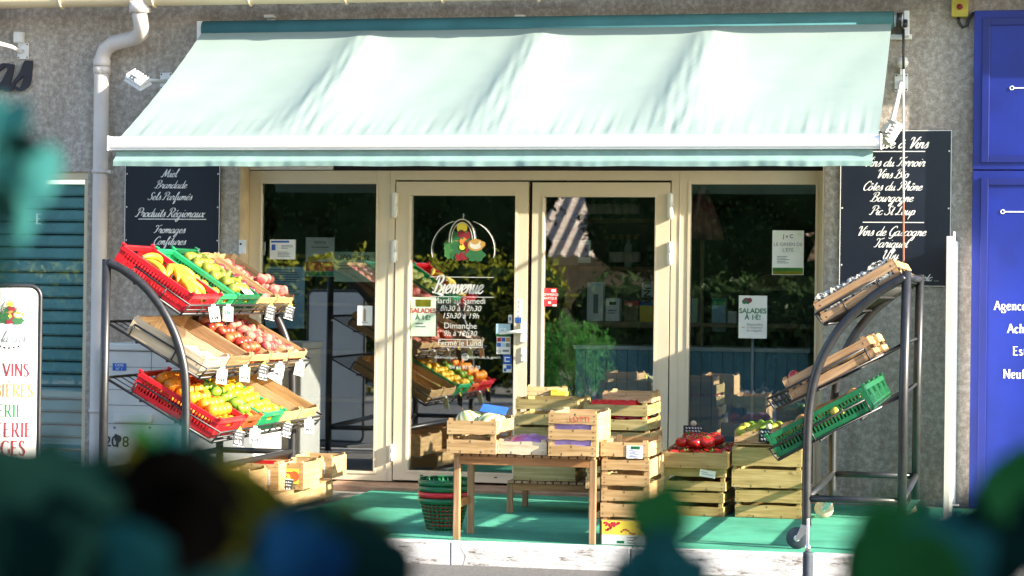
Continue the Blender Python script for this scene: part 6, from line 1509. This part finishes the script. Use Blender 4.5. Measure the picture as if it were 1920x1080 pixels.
# house across
hs = thing('tiled_house', 'low house with ridged terracotta tile roof across the street', 'house', (-15, -34, -.16))
wpart(MB().bx(-26, -4.5, -37, -31.2, -.16, 2.2), 'wall', G('smooth_render'), hs)
rf = MB(); n = 150; vs = []
for i in range(n+1):
    x = -26.4+22.4*i/n; zo_ = .05*abs(math.sin(math.pi*i/2*1.0)) if i % 2 else 0
    for (y, z) in ((-30.7, 2.15), (-34.2, 3.7)): vs.append((x, y, z+(.09 if i % 2 else 0)))
rf.add(vs, [(2*i, 2*i+2, 2*i+3, 2*i+1) for i in range(n)], 0, False); rf.add([(-26.4, -34.2, 3.7), (-4, -34.2, 3.7), (-4, -37.6, 2.15), (-26.4, -37.6, 2.15)], [(0, 1, 2, 3)])
wpart(rf, 'roof', G('roof_tile'), hs)
def shrub(x, Y, h, w, label, seed, mt='leaf_dark'):
    t = thing('laurel_shrub', label, 'shrub', (x, Y, -.16)); b = MB(); st = MB()
    for k in range(7):
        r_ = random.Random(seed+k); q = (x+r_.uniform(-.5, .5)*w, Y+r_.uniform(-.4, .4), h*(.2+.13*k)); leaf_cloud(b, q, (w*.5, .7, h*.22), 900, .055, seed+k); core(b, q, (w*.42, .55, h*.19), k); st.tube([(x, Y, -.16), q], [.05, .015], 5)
    wpart(b, 'foliage', [G(mt), G('leaf_core')], t); wpart(st, 'stems', G('trunk'), t)
for i, (x, h, w) in enumerate(((-24.5, 3.4, 2.6), (-18.6, 4.2, 2.6), (-16.4, 4.6, 2.4), (-14.4, 4.3, 2.3), (-12.5, 4.8, 2.3), (-10.6, 4.4, 2.2), (-8.9, 4.6, 1.7), (-5.5, 4.4, 1.8), (-3.9, 4.6, 2.0), (-2.0, 4.0, 2.2))):
    shrub(x, -23.6+.3*(i % 2), h, w, ['loose dark laurel shrub at the far left of the row across the street', 'first tall dark laurel shrub right of the roof gap', 'tall dark laurel beside the first one', 'shorter dark laurel in the middle of the row', 'tallest dark laurel in the row across the street', 'dark laurel right of the tallest one', 'narrow dark laurel left of the pale roof gap', 'narrow dark laurel right of the pale roof gap', 'dark laurel behind the green hedge', 'low dark laurel at the right end of the row'][i], 300+i*9, 'leaf_bush' if i == 2 else 'leaf_dark')
shrub(-11.5, -25.2, 5.6, 2.4, 'big dark laurel standing behind the row across the street', 501); shrub(-13.5, -25.4, 5.4, 2.4, 'second big dark laurel standing behind the row across the street', 520); shrub(-15.5, -25.2, 5.2, 2.4, 'leftmost big dark laurel standing behind the row across the street', 540)
shade_hedge = thing('hedge', 'tall dense hedge right of the camera that shades the foreground plants', 'hedge', (3.6, -14.3, -.15))  # unseen hedge added only to keep the sun off the foreground leaves
b = MB()
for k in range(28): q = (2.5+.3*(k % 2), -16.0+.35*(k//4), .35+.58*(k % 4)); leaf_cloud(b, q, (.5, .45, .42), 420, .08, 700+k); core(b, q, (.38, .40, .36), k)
wpart(b, 'foliage', [G('leaf_dark'), G('leaf_core')], shade_hedge); s_ = MB(); [s_.tube([(2.6+.3*k, -14.6+.2*k, -.15), (2.7+.3*k, -14.5+.2*k, 2.0)], [.03, .01], 5) for k in range(4)]; wpart(s_, 'stems', G('trunk'), shade_hedge)
# oleander bush by the camera side, mirrored in the right door
ob_ = thing('oleander_bush', 'bright green narrow leaved bush across the street, mirrored in the right door', 'bush', (-5.9, -15.4, -.15))
b = MB(); r_ = random.Random(4)
for i in range(420):
    a = r_.uniform(0, 6.28); rr = .62*math.sqrt(r_.random()); z = r_.uniform(.0, 1.12)*(1-.35*(rr/.62)**2); c = Vector((-5.9+rr*math.cos(a), -15.4+rr*math.sin(a), z))
    for k in range(9):
        d = Vector((r_.gauss(0, 1), r_.gauss(0, 1), r_.gauss(.5, .7))).normalized(); w_ = d.cross(Vector((0, 0, 1)))
        if w_.length < .05: continue
        w_ = w_.normalized()*.011; L = r_.uniform(.10, .17); b.add([c, c+d*L*.5+w_, c+d*L+Vector((0, 0, -.03)), c+d*L*.5-w_], [(0, 1, 2, 3)])
wpart(b, 'foliage', G('leaf_oleander'), ob_)
s = MB(); [s.tube([(-5.9+.05*i, -15.4, -.15), (-5.9+.3*math.cos(i*1.3), -15.4+.3*math.sin(i*1.3), .8)], [.015, .006], 5) for i in range(7)]; wpart(s, 'stems', G('trunk'), ob_)
# ------------------------------------------------------------------ blurred plants close to the camera
def leaf_mesh(kind):
    key = ('leaf', kind)
    if key in CACHE: return CACHE[key]
    n = 12; m = 6; vs = []; fs = []
    for i in range(n+1):
        t = i/n
        wd = {'heart': .52*math.sin(math.pi*min(1, t**.62))**.8*(1.0 if t > .02 else .3)+.02*math.sin(t*40), 'lance': .26*math.sin(math.pi*t**.85), 'round': .5*math.sin(math.pi*t**.9)**.6}[kind]
        for j in range(-m, m+1):
            u = j/m; vs.append((u*wd, .10*(1-u*u)*0 + .16*abs(u)**1.4*wd - .22*(t-.4)**2 + .015*math.sin(t*22)*abs(u), t-.0))
    k = 2*m+1
    for i in range(n):
        for j in range(k-1): a = i*k+j; fs.append((a, a+1, a+k+1, a+k))
    mb = MB(); mb.add(vs, fs, 0, True); CACHE[key] = mb; return mb
def plant(label, base_px, dist, leaves, stem_to=None):
    """leaves: (px,py,length px,angle deg from up,kind,material,dist,tilt)"""
    bpt = PD(*base_px, dist); bpt.z = -.15
    t = thing('foreground_plant', label, 'plant', bpt); inv = t.matrix_basis.inverted()
    sm = MB()
    for (px, py, ln, ang, kind, mt, ds, tilt) in leaves:
        d0 = dist+ds; c = PD(px, py, d0); L = ln/FPX*d0
        M = Matrix.Translation(c) @ RZ(TH) @ RY(R(ang)) @ RX(R(tilt)) @ Matrix.Scale(L, 4) @ T(0, 0, -.5)
        me = leaf_mesh(kind).mesh('leaf', G(mt)); me.transform(inv @ M); link('leaf', me, t)
        b = M @ Vector((0, -.03, 0)); md = (b+Vector((bpt.x, bpt.y, b.z-.25)))/2
        sm.tube([b, Vector((md.x, md.y+.01, b.z-.10)), Vector((bpt.x+.02*math.sin(px), bpt.y, b.z-.42)), Vector((bpt.x, bpt.y, -.15))], [.0025, .003, .004, .006], 5)
    wpart(sm, 'stem', G('leaf_deep'), t)
D = 1.35
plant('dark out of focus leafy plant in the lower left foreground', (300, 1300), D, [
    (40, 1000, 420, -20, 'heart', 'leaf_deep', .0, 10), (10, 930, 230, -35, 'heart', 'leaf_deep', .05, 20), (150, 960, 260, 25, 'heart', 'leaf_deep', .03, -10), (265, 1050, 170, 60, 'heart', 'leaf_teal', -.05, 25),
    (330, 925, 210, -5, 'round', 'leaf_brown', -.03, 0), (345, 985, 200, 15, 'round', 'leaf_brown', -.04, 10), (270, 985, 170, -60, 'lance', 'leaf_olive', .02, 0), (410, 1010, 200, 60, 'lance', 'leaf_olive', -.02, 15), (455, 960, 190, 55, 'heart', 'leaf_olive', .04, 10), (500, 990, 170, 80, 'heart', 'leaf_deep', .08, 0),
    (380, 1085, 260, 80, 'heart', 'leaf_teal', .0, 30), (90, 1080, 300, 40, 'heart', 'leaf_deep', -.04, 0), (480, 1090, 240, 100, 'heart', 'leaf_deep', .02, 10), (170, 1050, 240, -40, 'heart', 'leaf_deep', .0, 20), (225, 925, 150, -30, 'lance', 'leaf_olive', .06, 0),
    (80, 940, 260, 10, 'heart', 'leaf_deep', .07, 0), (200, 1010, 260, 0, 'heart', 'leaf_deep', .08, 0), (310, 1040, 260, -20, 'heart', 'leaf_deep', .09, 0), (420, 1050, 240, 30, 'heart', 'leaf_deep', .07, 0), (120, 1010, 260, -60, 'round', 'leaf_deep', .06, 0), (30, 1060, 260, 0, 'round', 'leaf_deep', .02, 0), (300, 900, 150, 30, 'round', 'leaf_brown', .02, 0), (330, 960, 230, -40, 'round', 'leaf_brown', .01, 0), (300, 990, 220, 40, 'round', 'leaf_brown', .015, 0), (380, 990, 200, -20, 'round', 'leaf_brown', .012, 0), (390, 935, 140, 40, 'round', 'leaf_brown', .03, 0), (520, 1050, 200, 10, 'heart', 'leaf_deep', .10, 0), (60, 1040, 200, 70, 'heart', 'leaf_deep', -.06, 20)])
rs_ = random.Random(12)
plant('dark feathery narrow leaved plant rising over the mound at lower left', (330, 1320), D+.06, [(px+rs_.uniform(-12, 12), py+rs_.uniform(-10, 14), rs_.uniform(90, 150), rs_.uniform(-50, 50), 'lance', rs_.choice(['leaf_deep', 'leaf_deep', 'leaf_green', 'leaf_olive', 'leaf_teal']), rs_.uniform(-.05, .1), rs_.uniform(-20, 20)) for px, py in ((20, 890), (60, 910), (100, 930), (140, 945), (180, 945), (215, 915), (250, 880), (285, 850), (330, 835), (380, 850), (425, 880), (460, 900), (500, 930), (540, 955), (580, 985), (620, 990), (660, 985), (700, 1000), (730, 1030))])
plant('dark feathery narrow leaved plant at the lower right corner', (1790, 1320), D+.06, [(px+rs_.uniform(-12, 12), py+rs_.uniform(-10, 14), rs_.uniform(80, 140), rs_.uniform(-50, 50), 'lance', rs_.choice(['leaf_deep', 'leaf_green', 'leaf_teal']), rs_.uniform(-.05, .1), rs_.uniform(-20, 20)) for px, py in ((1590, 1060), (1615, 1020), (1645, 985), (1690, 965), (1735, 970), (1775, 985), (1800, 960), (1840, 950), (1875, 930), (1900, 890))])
plant('blurred bluish leafy sprig in front of the kerb, left of centre', (620, 1350), D, [
    (575, 1060, 190, 75, 'heart', 'leaf_blue', .0, 10), (520, 1085, 170, 20, 'heart', 'leaf_blue', .04, 0), (620, 1040, 220, 50, 'heart', 'leaf_deep', .06, 0), (570, 1010, 190, 30, 'heart', 'leaf_deep', .09, 0), (650, 1085, 200, 20, 'heart', 'leaf_deep', .05, 0), (680, 1000, 170, 80, 'lance', 'leaf_olive', .1, 20), (690, 1065, 190, 100, 'heart', 'leaf_deep', .03, 10)])
plant('blurred tall teal sprig at the left edge of the picture', (-60, 1100), D+.25, [
    (28, 225, 120, 40, 'lance', 'leaf_teal_light', .0, 20), (62, 330, 120, 160, 'heart', 'leaf_teal_light', -.02, -10), (12, 330, 150, 200, 'heart', 'leaf_teal_light', .02, 15), (38, 410, 110, 175, 'lance', 'leaf_teal_light', .04, 0), (40, 270, 100, 100, 'lance', 'leaf_deep', -.05, 10), (5, 385, 110, 150, 'lance', 'leaf_deep', -.06, 0), (-10, 240, 130, 10, 'heart', 'leaf_teal_light', .05, 0), (75, 290, 80, 120, 'lance', 'leaf_teal_light', .03, 0)])
plant('blurred single green sprig at the bottom, right of the crate stack', (1235, 1330), D+.1, [
    (1240, 955, 130, 25, 'heart', 'leaf_green', .0, 10), (1225, 990, 110, 80, 'lance', 'leaf_deep', .03, 0), (1240, 1050, 150, 5, 'heart', 'leaf_teal', .0, 15), (1205, 1085, 130, -60, 'heart', 'leaf_teal', .04, 0), (1275, 1085, 130, 60, 'heart', 'leaf_teal', .03, 10)])
plant('blurred dark green mound of leaves at the lower right', (1740, 1340), D, [
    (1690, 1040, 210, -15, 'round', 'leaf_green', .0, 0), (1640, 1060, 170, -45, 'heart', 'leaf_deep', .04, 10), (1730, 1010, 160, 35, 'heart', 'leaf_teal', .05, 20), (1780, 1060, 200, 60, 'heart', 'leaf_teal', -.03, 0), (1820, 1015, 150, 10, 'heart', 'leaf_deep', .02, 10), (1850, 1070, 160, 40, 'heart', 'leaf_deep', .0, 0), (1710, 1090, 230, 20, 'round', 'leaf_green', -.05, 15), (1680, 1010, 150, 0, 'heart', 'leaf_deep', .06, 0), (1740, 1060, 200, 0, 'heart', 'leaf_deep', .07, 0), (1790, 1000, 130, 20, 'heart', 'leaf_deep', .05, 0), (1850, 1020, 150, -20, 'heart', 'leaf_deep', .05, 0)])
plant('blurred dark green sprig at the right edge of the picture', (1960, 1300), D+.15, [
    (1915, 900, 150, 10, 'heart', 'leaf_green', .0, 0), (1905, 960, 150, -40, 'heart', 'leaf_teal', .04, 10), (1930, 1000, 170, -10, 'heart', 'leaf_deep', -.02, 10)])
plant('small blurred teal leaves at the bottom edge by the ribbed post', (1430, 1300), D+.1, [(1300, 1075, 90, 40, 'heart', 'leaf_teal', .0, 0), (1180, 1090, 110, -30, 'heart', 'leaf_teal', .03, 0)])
